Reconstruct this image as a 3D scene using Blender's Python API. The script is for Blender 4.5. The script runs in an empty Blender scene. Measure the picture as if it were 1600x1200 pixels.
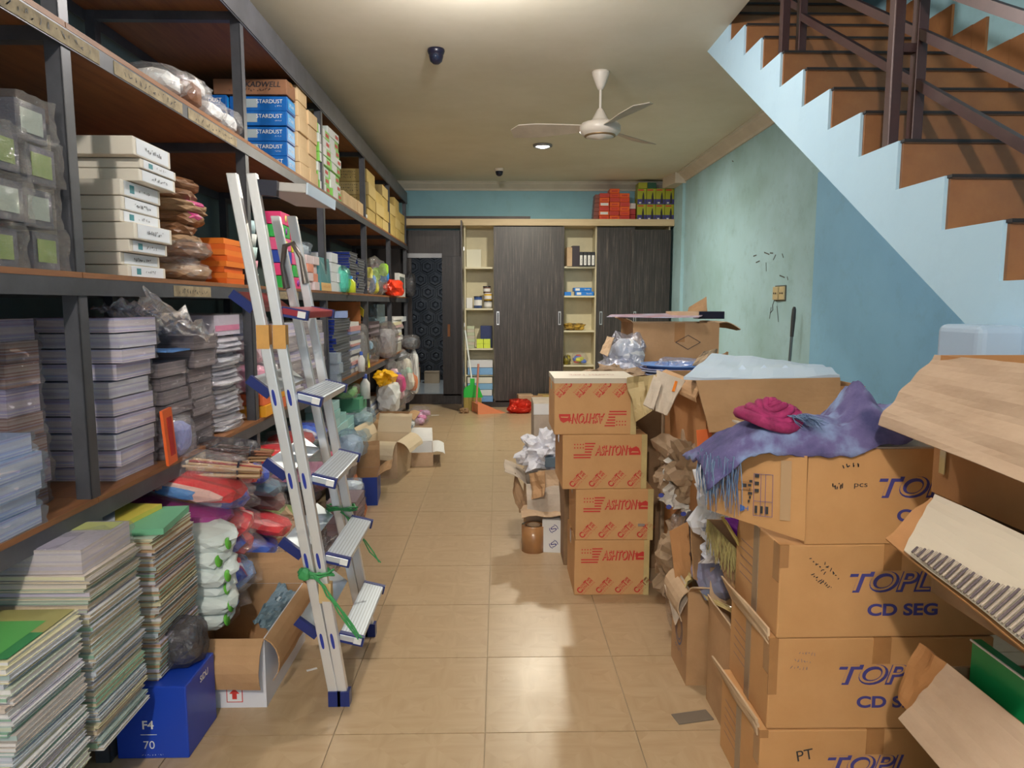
import bpy, bmesh, math, random
from mathutils import Vector, Matrix, Euler, noise
PI = math.pi
S = bpy.context.scene
C = S.collection
random.seed(7)
# ---------------------------------------------------------------- camera, world, lights, exposure
F, VX, VY, CH = 1090.0, 778.0, 475.0, 1.4
PITCH = math.atan((600 - VY) / F); YAW = math.atan((800 - VX) / F * math.cos(PITCH))
cd = bpy.data.cameras.new('camera'); cam = bpy.data.objects.new('camera', cd); C.objects.link(cam)
cam.location = (0, 0, CH); cam.rotation_euler = (PI / 2 - PITCH, 0, -YAW)
cd.sensor_width = 36; cd.lens = F / 1600 * 36; cd.clip_start = .05
S.camera = cam
S.view_settings.view_transform = 'Standard'; S.view_settings.look = 'None'
S.view_settings.gamma = 1; S.view_settings.use_curve_mapping = False
S.view_settings.exposure = 0.35
w = bpy.data.worlds.new('world'); S.world = w; w.use_nodes = True
w.node_tree.nodes['Background'].inputs[0].default_value = (.75, .87, 1, 1)
w.node_tree.nodes['Background'].inputs[1].default_value = .22
def lamp(name, typ, loc, power, col, size=.1, rot=(0, 0, 0), sy=None, blend=.3, angle=2.9):
    d = bpy.data.lights.new(name, typ); o = bpy.data.objects.new(name, d); C.objects.link(o)
    o.location = loc; o.rotation_euler = rot; d.energy = power; d.color = col
    if typ == 'AREA':
        d.size = size
        if sy: d.shape = 'RECTANGLE'; d.size_y = sy
        else: d.shape = 'DISK'
    else: d.shadow_soft_size = size
    return o
WARM = (1, .88, .70); COOL = (.80, .90, 1)
lamp('front_ceiling_lamp_light', 'POINT', (-.12, 3.4, 2.82), 52, (1, .95, .92), .06)
lamp('rear_ceiling_lamp_light', 'AREA', (.47, 7.5, 3.0), 58, (1, .92, .74), .16)
lamp('near_ceiling_lamp_light', 'POINT', (-.42, -1.25, 2.88), 190, (1, .92, .82), .06)
lamp('shop_front_daylight', 'AREA', (.2, -3.6, 1.7), 28, (.78, .88, 1), 3.2, (PI / 2, 0, 0), 2.6)
lamp('stairwell_daylight', 'AREA', (1.9, .6, 5.6), 9, (.9, 1, .92), .9, (0, 0, 0), 2.5)
lamp('hall_light', 'AREA', (-.6, 11.3, 2.9), 24, (.9, .95, 1), .3)

# ---------------------------------------------------------------- helpers
def ray(x, y):
    cp, sp, cy, sy = math.cos(PITCH), math.sin(PITCH), math.cos(YAW), math.sin(YAW)
    a = (x - 800) / F; b = (600 - y) / F
    return Vector((sy * cp + a * cy + b * sy * sp, cy * cp - a * sy + b * cy * sp, -sp + b * cp))
def onX(x, y, X): d = ray(x, y); return d * (X / d.x) + Vector((0, 0, CH))
def onY(x, y, Y): d = ray(x, y); return d * (Y / d.y) + Vector((0, 0, CH))
def onZ(x, y, Z): d = ray(x, y); return d * ((Z - CH) / d.z) + Vector((0, 0, CH))

class MB:
    def __init__(s): s.v = []; s.f = []; s.m = []; s.sm = []
    def add(s, vs, fs, mi=0, smooth=False):
        b = len(s.v); s.v += [tuple(v) for v in vs]
        for f in fs: s.f.append([b + i for i in f]); s.m.append(mi); s.sm.append(smooth)
        return s
    def box(s, x0, x1, y0, y1, z0, z1, mi=0, mt=None):
        vs = [Vector((x, y, z)) for z in (z0, z1) for (x, y) in ((x0, y0), (x1, y0), (x1, y1), (x0, y1))]
        if mt is not None: vs = [mt @ v for v in vs]
        return s.add(vs, [(3, 2, 1, 0), (4, 5, 6, 7), (0, 1, 5, 4), (1, 2, 6, 5), (2, 3, 7, 6), (3, 0, 4, 7)], mi)
    def prism(s, pts, a0, a1, axis=2, mi=0, mt=None):      # polygon pts extruded along an axis
        def P(p, a): return Vector((p[0], p[1], a)) if axis == 2 else (Vector((a, p[0], p[1])) if axis == 0 else Vector((p[0], a, p[1])))
        vs = [P(p, a0) for p in pts] + [P(p, a1) for p in pts]; n = len(pts)
        if mt is not None: vs = [mt @ v for v in vs]
        return s.add(vs, [tuple(range(n - 1, -1, -1)), tuple(range(n, 2 * n))] + [(i, (i + 1) % n, n + (i + 1) % n, n + i) for i in range(n)], mi)
    def tube(s, pts, r, n=8, mi=0, cap=True, smooth=True):
        pts = [Vector(p) for p in pts]; vs = []; rs = r if isinstance(r, (list, tuple)) else [r] * len(pts)
        for i, p in enumerate(pts):
            d = (pts[min(i + 1, len(pts) - 1)] - pts[max(i - 1, 0)]).normalized()
            u = d.orthogonal().normalized() if i == 0 else (u - d * u.dot(d)).normalized()
            w_ = d.cross(u)
            vs += [p + (u * math.cos(2 * PI * k / n) + w_ * math.sin(2 * PI * k / n)) * rs[i] for k in range(n)]
        fs = [(i * n + k, i * n + (k + 1) % n, (i + 1) * n + (k + 1) % n, (i + 1) * n + k) for i in range(len(pts) - 1) for k in range(n)]
        s.add(vs, fs, mi, smooth)
        if cap: b = len(pts) - 1; s.add(vs[:n], [tuple(range(n - 1, -1, -1))], mi); s.add(vs[b * n:], [tuple(range(n))], mi)
        return s
    def lathe(s, prof, n=20, c=(0, 0, 0), mi=0, mt=None):
        vs = [Vector((c[0] + r * math.cos(2 * PI * k / n), c[1] + r * math.sin(2 * PI * k / n), c[2] + z)) for r, z in prof for k in range(n)]
        if mt is not None: vs = [mt @ v for v in vs]
        return s.add(vs, [(i * n + k, i * n + (k + 1) % n, (i + 1) * n + (k + 1) % n, (i + 1) * n + k) for i in range(len(prof) - 1) for k in range(n)], mi, True)
    def mesh(s, name):
        me = bpy.data.meshes.new(name); me.from_pydata(s.v, [], s.f)
        me.polygons.foreach_set('material_index', s.m); me.polygons.foreach_set('use_smooth', s.sm); me.update()
        return me
def obj(name, me, mats=None, parent=None, loc=None, rot=None):
    if isinstance(me, MB): me = me.mesh(name)
    if mats is not None:
                for m in (mats if isinstance(mats, (list, tuple)) else [mats]): me.materials.append(m)
    o = bpy.data.objects.new(name, me); C.objects.link(o)
    if parent: o.parent = parent
    if loc is not None: o.location = loc
    if rot is not None: o.rotation_euler = rot
    return o
def tag(o, label, cat, group=None, kind=None):
    if label: o['label'] = label
    if cat: o['category'] = cat
    if group: o['group'] = group
    if kind: o['kind'] = kind
    return o
def thing(name, label, cat, loc=(0, 0, 0), rot=(0, 0, 0), group=None):
    o = bpy.data.objects.new(name, None); o.empty_display_size = .1; C.objects.link(o)
    o.location = loc; o.rotation_euler = rot
    return tag(o, label, cat, group)
def struct(name, mb, mats): return tag(obj(name, mb, mats), None, None, kind='structure')
def bevel(o, wd=.003, seg=2):
    m = o.modifiers.new('bevel', 'BEVEL'); m.width = wd; m.segments = seg; m.limit_method = 'ANGLE'; return o
ORD = ['first', 'second', 'third', 'fourth', 'fifth', 'sixth', 'seventh', 'eighth', 'ninth', 'tenth', 'eleventh', 'twelfth', 'thirteenth', 'fourteenth', 'fifteenth', 'sixteenth', 'seventeenth', 'eighteenth', 'nineteenth', 'twentieth']
TENS = {2: 'twenty', 3: 'thirty', 4: 'forty', 5: 'fifty'}
TENTH = {20: 'twentieth', 30: 'thirtieth', 40: 'fortieth', 50: 'fiftieth'}
def nth(i):
    n = i + 1
    if n <= 20: return ORD[n - 1]
    return TENTH[n] if n % 10 == 0 else TENS[n // 10] + '-' + ORD[n % 10 - 1]
def place(i, n):
    if i == 0: return 'bottommost'
    if i == n - 1: return 'topmost'
    if i < n / 2: return nth(i) + ' from bottom'
    return nth(n - 1 - i) + ' from top'

# ---------------------------------------------------------------- materials
MATS = {}
def node_mat(name):
    m = bpy.data.materials.new(name); m.use_nodes = True
    nt = m.node_tree; b = nt.nodes['Principled BSDF']; return m, nt, b
def mat(name, col, rough=.6, metal=0, var=.0, scale=8, bump=0, bscale=60, stretch=None, spec=None, emit=None, col2=None, coat=0):
    if name in MATS: return MATS[name]
    m, nt, b = node_mat(name); L = nt.links.new
    b.inputs['Roughness'].default_value = rough; b.inputs['Metallic'].default_value = metal
    if spec is not None: b.inputs['Specular IOR Level'].default_value = spec
    if coat: b.inputs['Coat Weight'].default_value = coat; b.inputs['Coat Roughness'].default_value = .1
    b.inputs['Base Color'].default_value = (*col, 1)
    tc = mp = None
    if var or bump or col2:
        tc = nt.nodes.new('ShaderNodeTexCoord'); mp = nt.nodes.new('ShaderNodeMapping'); L(tc.outputs['Object'], mp.inputs[0])
        if stretch: mp.inputs['Scale'].default_value = stretch
    if var or col2:
        n = nt.nodes.new('ShaderNodeTexNoise'); n.inputs['Scale'].default_value = scale; n.inputs['Detail'].default_value = 6; n.inputs['Roughness'].default_value = .65
        L(mp.outputs[0], n.inputs['Vector'])
        r = nt.nodes.new('ShaderNodeValToRGB'); L(n.outputs[0], r.inputs[0])
        c2 = col2 or tuple(c * (1 - var) for c in col); c1 = col if col2 else tuple(min(1, c * (1 + var)) for c in col)
        r.color_ramp.elements[0].position = .35; r.color_ramp.elements[1].position = .65
        r.color_ramp.elements[0].color = (*c2, 1); r.color_ramp.elements[1].color = (*c1, 1)
        L(r.outputs[0], b.inputs['Base Color'])
    if bump:
        n2 = nt.nodes.new('ShaderNodeTexNoise'); n2.inputs['Scale'].default_value = bscale; n2.inputs['Detail'].default_value = 3
        L(mp.outputs[0], n2.inputs['Vector'])
        bp = nt.nodes.new('ShaderNodeBump'); bp.inputs['Strength'].default_value = bump; bp.inputs['Distance'].default_value = .01
        L(n2.outputs[0], bp.inputs['Height']); L(bp.outputs[0], b.inputs['Normal'])
    if emit: b.inputs['Emission Color'].default_value = (*emit[0], 1); b.inputs['Emission Strength'].default_value = emit[1]
    MATS[name] = m; return m
def film(name='clear_film', tint=(.96, .96, 1), opac=.22, rough=.11, bump=1.0, bscale=17):
    if name in MATS: return MATS[name]
    m, nt, b = node_mat(name); L = nt.links.new; nt.nodes.remove(b); out = nt.nodes['Material Output']
    tr = nt.nodes.new('ShaderNodeBsdfTransparent'); tr.inputs[0].default_value = (*[min(1, t + .06) for t in tint], 1)
    gl = nt.nodes.new('ShaderNodeBsdfGlossy'); gl.inputs['Roughness'].default_value = rough; gl.inputs[0].default_value = (*tint, 1)
    df = nt.nodes.new('ShaderNodeBsdfDiffuse'); df.inputs[0].default_value = (*[t * .85 for t in tint], 1)
    tc = nt.nodes.new('ShaderNodeTexCoord'); n = nt.nodes.new('ShaderNodeTexNoise'); n.inputs['Scale'].default_value = bscale; n.inputs['Detail'].default_value = 4; n.inputs['Distortion'].default_value = 1.4
    L(tc.outputs['Object'], n.inputs['Vector'])
    bp = nt.nodes.new('ShaderNodeBump'); bp.inputs['Strength'].default_value = bump; bp.inputs['Distance'].default_value = .03; L(n.outputs[0], bp.inputs['Height'])
    for s in (gl, df): L(bp.outputs[0], s.inputs['Normal'])
    mx = nt.nodes.new('ShaderNodeMixShader'); mx.inputs[0].default_value = .62; L(df.outputs[0], mx.inputs[2]); L(gl.outputs[0], mx.inputs[1]); mx.inputs[0].default_value = .28
    fr = nt.nodes.new('ShaderNodeLayerWeight'); fr.inputs[0].default_value = .35; L(bp.outputs[0], fr.inputs['Normal'])
    ma = nt.nodes.new('ShaderNodeMath'); ma.operation = 'MULTIPLY_ADD'; ma.inputs[1].default_value = .22; ma.inputs[2].default_value = opac * .62; ma.use_clamp = True
    L(fr.outputs['Facing'], ma.inputs[0])
    m2 = nt.nodes.new('ShaderNodeMixShader'); L(ma.outputs[0], m2.inputs[0]); L(tr.outputs[0], m2.inputs[1]); L(mx.outputs[0], m2.inputs[2]); L(m2.outputs[0], out.inputs[0])
    MATS[name] = m; return m
def stripes(name, cols, freq=120, axis=2, rough=.6, noise_=.0):     # stacked sheet edges: random colour per layer
    if name in MATS: return MATS[name]
    m, nt, b = node_mat(name); L = nt.links.new; b.inputs['Roughness'].default_value = rough
    tc = nt.nodes.new('ShaderNodeTexCoord'); sx = nt.nodes.new('ShaderNodeSeparateXYZ'); L(tc.outputs['Object'], sx.inputs[0])
    mu = nt.nodes.new('ShaderNodeMath'); mu.operation = 'MULTIPLY'; mu.inputs[1].default_value = freq; L(sx.outputs[axis], mu.inputs[0])
    fl = nt.nodes.new('ShaderNodeMath'); fl.operation = 'FLOOR'; L(mu.outputs[0], fl.inputs[0])
    wn = nt.nodes.new('ShaderNodeTexWhiteNoise'); wn.noise_dimensions = '1D'; L(fl.outputs[0], wn.inputs['W'])
    r = nt.nodes.new('ShaderNodeValToRGB'); r.color_ramp.interpolation = 'CONSTANT'; L(wn.outputs[0], r.inputs[0])
    while len(r.color_ramp.elements) < len(cols): r.color_ramp.elements.new(.5)
    for i, c in enumerate(cols): r.color_ramp.elements[i].position = i / len(cols); r.color_ramp.elements[i].color = (*c, 1)
    L(r.outputs[0], b.inputs['Base Color']); MATS[name] = m; return m
def wood(name, c1, c2, rough=.5, sc=(2, 40, 40), bump=.1): return mat(name, c1, rough, col2=c2, scale=2.2, stretch=sc, bump=bump, bscale=3)
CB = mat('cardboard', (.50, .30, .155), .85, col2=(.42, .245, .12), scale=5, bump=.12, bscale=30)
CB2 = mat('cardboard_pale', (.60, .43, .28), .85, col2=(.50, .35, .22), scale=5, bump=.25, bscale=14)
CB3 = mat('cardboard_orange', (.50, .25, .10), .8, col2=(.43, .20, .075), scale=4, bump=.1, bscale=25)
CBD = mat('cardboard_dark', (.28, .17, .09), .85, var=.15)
CBG = mat('cardboard_grey_liner', (.50, .42, .34), .85, var=.12, bump=.4, bscale=9)
TAPE = mat('brown_packing_tape', (.40, .20, .08), .25, var=.1, coat=.5)
TAPEY = mat('yellowed_clear_tape', (.62, .50, .24), .2, var=.1, coat=.6)
PAPER = mat('white_paper', (.80, .80, .80), .6, bump=.2, bscale=12)
RED = mat('red_print', (.62, .045, .035), .6); NAVY = mat('navy_print', (.06, .055, .25), .6); INK = mat('black_ink', (.03, .03, .035), .6)
STEEL = mat('painted_grey_steel', (.075, .078, .092), .42, var=.2, scale=6, metal=.2)
FILM = film(); FILMT = film('thin_clear_film', (.97, .97, 1), .07, .1); FILMW = film('bright_film', (.97, .97, 1), .45, .12); FILMG = film('grey_film', (.72, .70, .72), .38); FILMB = film('blue_white_film', (.80, .88, 1), .34)
FILMD = film('smoky_film', (.45, .45, .5), .35)
_tc = {}
def text_mesh(s, size=1, shear=0, bold=0, extrude=0):
    k = (s, shear, bold)
    if k not in _tc:
        cu = bpy.data.curves.new('lettering', 'FONT'); cu.body = s; cu.size = 1; cu.shear = shear; cu.offset = bold; cu.resolution_u = 5
        cu.align_x = 'CENTER'; cu.align_y = 'CENTER'
        o = bpy.data.objects.new('lettering', cu); C.objects.link(o)
        me = bpy.data.meshes.new_from_object(o.evaluated_get(bpy.context.evaluated_depsgraph_get()))
        bpy.data.objects.remove(o); _tc[k] = me
    return _tc[k]
def frame(o, u, v):      # matrix with columns: u (text right), v (text up), normal
    u = Vector(u).normalized(); v = Vector(v).normalized(); n = u.cross(v)
    return Matrix(((u.x, v.x, n.x, o[0]), (u.y, v.y, n.y, o[1]), (u.z, v.z, n.z, o[2]), (0, 0, 0, 1)))
def decal(mb, s, o, u, v, h, wd=None, mi=0, rot=0, shear=0, bold=0, off=.0012):   # lettering as flat faces added to a mesh builder
    me = text_mesh(s, shear=shear, bold=bold)
    xs = [q.co.x for q in me.vertices]; ys = [q.co.y for q in me.vertices]
    cx, cy = (min(xs) + max(xs)) / 2, (min(ys) + max(ys)) / 2; sy_ = h / (max(ys) - min(ys)); sx_ = (wd / (max(xs) - min(xs))) if wd else sy_
    M_ = frame(o, u, v) @ Matrix.Rotation(rot, 4, 'Z')
    vs = [M_ @ Vector(((q.co.x - cx) * sx_, (q.co.y - cy) * sy_, off)) for q in me.vertices]
    mb.add(vs, [tuple(p.vertices) for p in me.polygons], mi); return mb
def quad(mb, o, u, v, a0, a1, b0, b1, mi=0, off=.001):    # flat rectangle on a face
    M_ = frame(o, u, v); return mb.add([M_ @ Vector(p) for p in ((a0, b0, off), (a1, b0, off), (a1, b1, off), (a0, b1, off))], [(0, 1, 2, 3)], mi)
def scribble(mb, o, u, v, w_, h, n=9, mi=0, t=.0022, seed=1, off=.0014):
    rr = random.Random(seed); M_ = frame(o, u, v)
    for i in range(n):
        x = -w_ / 2 + w_ * (i + .5) / n
        p = [Vector((x + rr.uniform(-.35, .35) * w_ / n, rr.uniform(-.5, .5) * h, off)) for _ in range(3)]
        for a, b in zip(p, p[1:]):
            d = (b - a); d.normalize() if d.length else None; q = Vector((-d.y, d.x, 0)) * t / 2
            mb.add([M_ @ a - M_.to_3x3() @ q, M_ @ b - M_.to_3x3() @ q, M_ @ b + M_.to_3x3() @ q, M_ @ a + M_.to_3x3() @ q], [(0, 1, 2, 3)], mi)
    return mb
# ================================================================ the setting
def wallmat(name, c1, c2, c3):
    m, nt, b = node_mat(name); L = nt.links.new; b.inputs['Roughness'].default_value = .75
    tc = nt.nodes.new('ShaderNodeTexCoord')
    n = nt.nodes.new('ShaderNodeTexNoise'); n.inputs['Scale'].default_value = .9; n.inputs['Detail'].default_value = 8; n.inputs['Roughness'].default_value = .6; L(tc.outputs['Object'], n.inputs['Vector'])
    r = nt.nodes.new('ShaderNodeValToRGB'); L(n.outputs[0], r.inputs[0]); e = r.color_ramp.elements
    e[0].position = .36; e[0].color = (*c2, 1); e[1].position = .6; e[1].color = (*c1, 1)
    n2 = nt.nodes.new('ShaderNodeTexNoise'); n2.inputs['Scale'].default_value = 5; n2.inputs['Detail'].default_value = 9; n2.inputs['Roughness'].default_value = .75; L(tc.outputs['Object'], n2.inputs['Vector'])
    r2 = nt.nodes.new('ShaderNodeValToRGB'); L(n2.outputs[0], r2.inputs[0]); r2.color_ramp.elements[0].position = .52; r2.color_ramp.elements[1].position = .75
    mx = nt.nodes.new('ShaderNodeMix'); mx.data_type = 'RGBA'; L(r.outputs[0], mx.inputs['A']); mx.inputs['B'].default_value = (*c3, 1)
    ma = nt.nodes.new('ShaderNodeMath'); ma.operation = 'MULTIPLY'; ma.inputs[1].default_value = .45; L(r2.outputs[0], ma.inputs[0]); L(ma.outputs[0], mx.inputs['Factor'])
    L(mx.outputs['Result'], b.inputs['Base Color'])
    bp = nt.nodes.new('ShaderNodeBump'); bp.inputs['Strength'].default_value = .15; bp.inputs['Distance'].default_value = .01; L(n2.outputs[0], bp.inputs['Height']); L(bp.outputs[0], b.inputs['Normal'])
    return m
WB = wallmat('blue_wall_paint', (.30, .55, .66), (.24, .46, .56), (.22, .38, .42))
WR = wallmat('pale_blue_green_wall_paint', (.42, .66, .76), (.33, .54, .58), (.22, .36, .38))
WR2 = wallmat('sky_blue_wall_paint', (.28, .58, .84), (.24, .51, .76), (.20, .40, .56))
WS = wallmat('light_blue_stringer_paint', (.50, .72, .88), (.45, .67, .84), (.40, .60, .75))
WD = mat('grey_green_wall_paint', (.16, .22, .22), .8, var=.2, scale=1)
CE = mat('cream_ceiling_paint', (.76, .71, .58), .8, col2=(.68, .63, .49), scale=1.1, bump=.05, bscale=30)
CO = mat('cream_cornice_paint', (.66, .60, .50), .6, var=.06, scale=3)
def tilemat():
    m, nt, b = node_mat('woodgrain_floor_tile'); L = nt.links.new; b.inputs['Roughness'].default_value = .22
    oi = nt.nodes.new('ShaderNodeObjectInfo'); tc = nt.nodes.new('ShaderNodeTexCoord')
    # parquet blocks: alternate the grain direction in a small checker
    va = nt.nodes.new('ShaderNodeVectorMath'); va.operation = 'MULTIPLY_ADD'; va.inputs[1].default_value = (13, 7, 3); L(oi.outputs['Location'], va.inputs[0]); L(tc.outputs['Object'], va.inputs[2])
    def grain(sc):
        mp = nt.nodes.new('ShaderNodeMapping'); mp.inputs['Scale'].default_value = sc; L(va.outputs[0], mp.inputs[0])
        n = nt.nodes.new('ShaderNodeTexNoise'); n.inputs['Scale'].default_value = 1; n.inputs['Detail'].default_value = 5; n.inputs['Distortion'].default_value = .5; L(mp.outputs[0], n.inputs['Vector']); return n
    a, c = grain((5, 26, 1)), grain((26, 5, 1))
    ch = nt.nodes.new('ShaderNodeTexChecker'); ch.inputs['Scale'].default_value = 8.08; ch.inputs[1].default_value = (0, 0, 0, 1); ch.inputs[2].default_value = (1, 1, 1, 1)
    mp = nt.nodes.new('ShaderNodeMapping'); mp.inputs['Rotation'].default_value = (0, 0, PI / 4); mp.inputs['Location'].default_value = (.31, .31, .31); L(tc.outputs['Object'], mp.inputs[0]); L(mp.outputs[0], ch.inputs[0])
    mx = nt.nodes.new('ShaderNodeMix'); mx.data_type = 'FLOAT'; L(ch.outputs['Fac'], mx.inputs['Factor']); L(a.outputs[0], mx.inputs['A']); L(c.outputs[0], mx.inputs['B'])
    r = nt.nodes.new('ShaderNodeValToRGB'); L(mx.outputs['Result'], r.inputs[0]); e = r.color_ramp.elements
    e[0].position = .3; e[0].color = (.43, .305, .18, 1); e[1].position = .7; e[1].color = (.50, .37, .23, 1)
    n3 = nt.nodes.new('ShaderNodeTexNoise'); n3.inputs['Scale'].default_value = 2.2; n3.inputs['Detail'].default_value = 6; L(va.outputs[0], n3.inputs['Vector'])
    r3 = nt.nodes.new('ShaderNodeMapRange'); r3.inputs['To Min'].default_value = .22; r3.inputs['To Max'].default_value = .42; L(n3.outputs[0], r3.inputs[0]); L(r3.outputs[0], b.inputs['Roughness'])
    L(r.outputs[0], b.inputs['Base Color']); return m
XL, XR, XR2, YB, ZC = -1.95, 2.38, 2.33, 9.8, 3.05
# floor with every tile a piece of its own
fl = struct('floor', MB().box(XL, XR, -4, YB, -.1, -.006), mat('grout', (.42, .33, .22), .8))
TM = tilemat(); tm = MB().box(-.2455, .2455, -.2445, .2445, -.012, 0).mesh('tile'); tm.materials.append(TM)
for i in range(-4, 5):
    for j in range(-2, 16):
        xc, yc = -.045 + .495 * (i + .5), 2.148 + .493 * (j + .5)
        x0, x1 = max(xc - .2455, XL), min(xc + .2455, XR); 
        if x1 - x0 < .05: continue
        y1 = min(yc + .2445, YB)
        if x1 - x0 < .49 or y1 < yc + .2445:
            m_ = MB().box(x0 - xc, x1 - xc, -.2445, y1 - yc, -.012, 0).mesh('tile'); m_.materials.append(TM)
        else: m_ = tm
        obj('tile', m_, None, fl, (xc, yc, 0))
# walls
struct('wall_left', MB().box(XL - .1, XL, -4, YB, 0, ZC), WD)
struct('wall_right', MB().box(XR, XR + .12, 5.17, YB, 0, ZC).box(XR2, XR + .12, -4, 5.17, 0, 2.35, 1).box(XR2, XR + .12, -4, 5.17, 2.35, 6, 0).box(XR, XR + .12, 5.17, YB, ZC, 6, 0).box(2.345, XR, 9.02, 9.44, 0, ZC), [WR, WR2])
struct('wall_back', MB().box(-.46, XR, YB, YB + .1, 0, 2.4).box(XL, -1.3, YB, YB + .1, 0, 2.4, 1).box(XL, XR, YB, YB + .1, 2.4, ZC), [WB, mat('dark_door_surround', (.035, .03, .032), .5)])
struct('ceiling', MB().box(XL, 1.38, -4, YB, ZC, ZC + .2).box(1.38, XR, 4.78, YB, ZC, ZC + .2), CE)
struct('wall_stairwell', MB().box(1.38, 1.5, -4, 5.9, ZC + .2, 6).box(1.38, XR, 5.8, 5.9, ZC + .2, 6).box(1.38, XR + .1, -4, 5.9, 6, 6.1), WR)
def cornice(p0, p1, inn):      # stepped and coved moulding between wall and ceiling
    prof = [(0, 0), (0, -.11), (.018, -.11), (.022, -.085), (.05, -.06), (.085, -.03), (.095, -.012), (.12, -.01), (.12, 0)]
    p0, p1, inn = Vector(p0), Vector(p1), Vector(inn); mb = MB()
    vs = [p + inn * a + Vector((0, 0, b)) for p in (p0, p1) for a, b in prof]; n = len(prof)
    return mb.add(vs, [(i, (i + 1) % n, n + (i + 1) % n, n + i) for i in range(n)] + [tuple(range(n - 1, -1, -1)), tuple(range(n, 2 * n))])
struct('trim_1', cornice((XL, YB, ZC), (XR, YB, ZC), (0, -1, 0)), CO)
struct('trim_2', cornice((XR, YB, ZC), (XR, 4.8, ZC), (-1, 0, 0)), CO)
struct('trim_3', MB().prism([(2.18, 9.42), (2.38, 9.42), (2.38, 9.0), (2.24, 9.0)], ZC - .13, ZC), CO)   # cornice block over the corner pilaster
# front of the shop: open shutters let daylight in
struct('wall_front', MB().box(XL, -1.5, -4.1, -4, 0, ZC).box(2.0, XR, -4.1, -4, 0, ZC).box(-1.5, 2.0, -4.1, -4, 2.7, ZC), WD)

# ---------------------------------------------------------------- hall behind the glass door
HB = mat('dark_relief_panel', (.055, .055, .062), .35, var=.2, scale=4)
hw = struct('wall_hall', MB().box(-3.2, 1.2, 12.9, 13.0, 0, 3.1), mat('dark_wall', (.02, .02, .024), .6))
hx = MB()
def hexp(r, z, c=(0, 0)): return [Vector((c[0] + r * math.cos(PI / 6 + k * PI / 3), -z, c[1] + r * math.sin(PI / 6 + k * PI / 3))) for k in range(6)]
prof = [(.152, 0), (.15, .012), (.118, .012), (.105, .045), (.07, .045), (.055, .02), (.03, .035)]
rows = [hexp(r, z) for r, z in prof]
for a, b in zip(rows, rows[1:]): hx.add(a + b, [(k, (k + 1) % 6, 6 + (k + 1) % 6, 6 + k) for k in range(6)])
hx.add(rows[-1], [tuple(range(6))]); hxm = hx.mesh('hex_tile'); hxm.materials.append(HB)
for r_ in range(14):
    for c_ in range(6):
        obj('hex_tile', hxm, None, hw, (-2.35 + c_ * .268 + (r_ % 2) * .134, 12.9, .22 + r_ * .232), (0, 0, 0))
struct('floor_hall', MB().box(-3.2, 1.2, YB, 13.0, -.1, -.0), mat('pale_glossy_tile', (.55, .56, .55), .12, var=.05))
struct('wall_hall_side', MB().box(-3.3, -3.2, YB + .11, 13, 0, 3.1).box(1.2, 1.3, YB + .11, 13, 0, 3.1), mat('dark_wall', (.02, .02, .024), .6))
struct('ceiling_hall', MB().box(-3.2, 1.2, YB + .1, 13, 3.05, 3.15), CE)
DK = wood('dark_walnut_laminate', (.055, .045, .045), (.025, .02, .022), .35, (40, 40, 1.3))
dr = struct('door_1', MB().box(-1.3, -1.24, YB - .06, YB, 0, 2.4).box(-.52, -.46, YB - .06, YB, 0, 2.4).box(-1.3, -.46, YB - .06, YB, 2.05, 2.4)
  .box(-.77, -.52, YB - .05, YB - .01, .12, 2.05).box(-1.24, -.52, YB - .05, YB - .01, 0, .14).box(-1.24, -1.19, YB - .05, YB - .01, .14, 2.05), DK)
obj('top_rail', MB().box(-1.24, -.77, YB - .07, YB - .01, 2.03, 2.09), mat('brushed_aluminium_dark', (.35, .36, .38), .4, metal=.6), dr)
gm = film('door_glass', (.86, .88, .88), .0, .02, .0)
obj('glass_pane', MB().box(-1.19, -.77, YB - .035, YB - .027, .14, 2.03), gm, dr)
obj('handle', MB().box(-.70, -.665, YB - .075, YB - .05, .95, 1.12), mat('orange_wood_handle', (.45, .17, .05), .5), dr)
b_ = tag(obj('cardboard_box', MB().box(-.17, .17, -.15, .15, 0, .27).box(-.17, .17, -.004, .004, .27, .273, 1), [CB, TAPE], None, (-1.57, 12.4, 0)), 'brown cardboard box on the hall floor behind the glass door', 'box')
tag(obj('red_basin', MB().lathe([(.001, 0), (.10, 0), (.15, .07), (.16, .075), (.15, .08), (.10, .012), (.001, .012)], 16), mat('red_plastic', (.6, .03, .02), .35), None, (-1.55, 12.4, .273)), 'small red basin on the box behind the glass door', 'basin')
tag(obj('carton', MB().box(-.13, .13, -.1, .1, 0, .2).box(-.13, .13, -.11, .11, .2, .205), CB2, None, (-1.18, 12.45, 0)), 'low pale carton on the hall floor right of the brown box', 'box')

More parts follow.
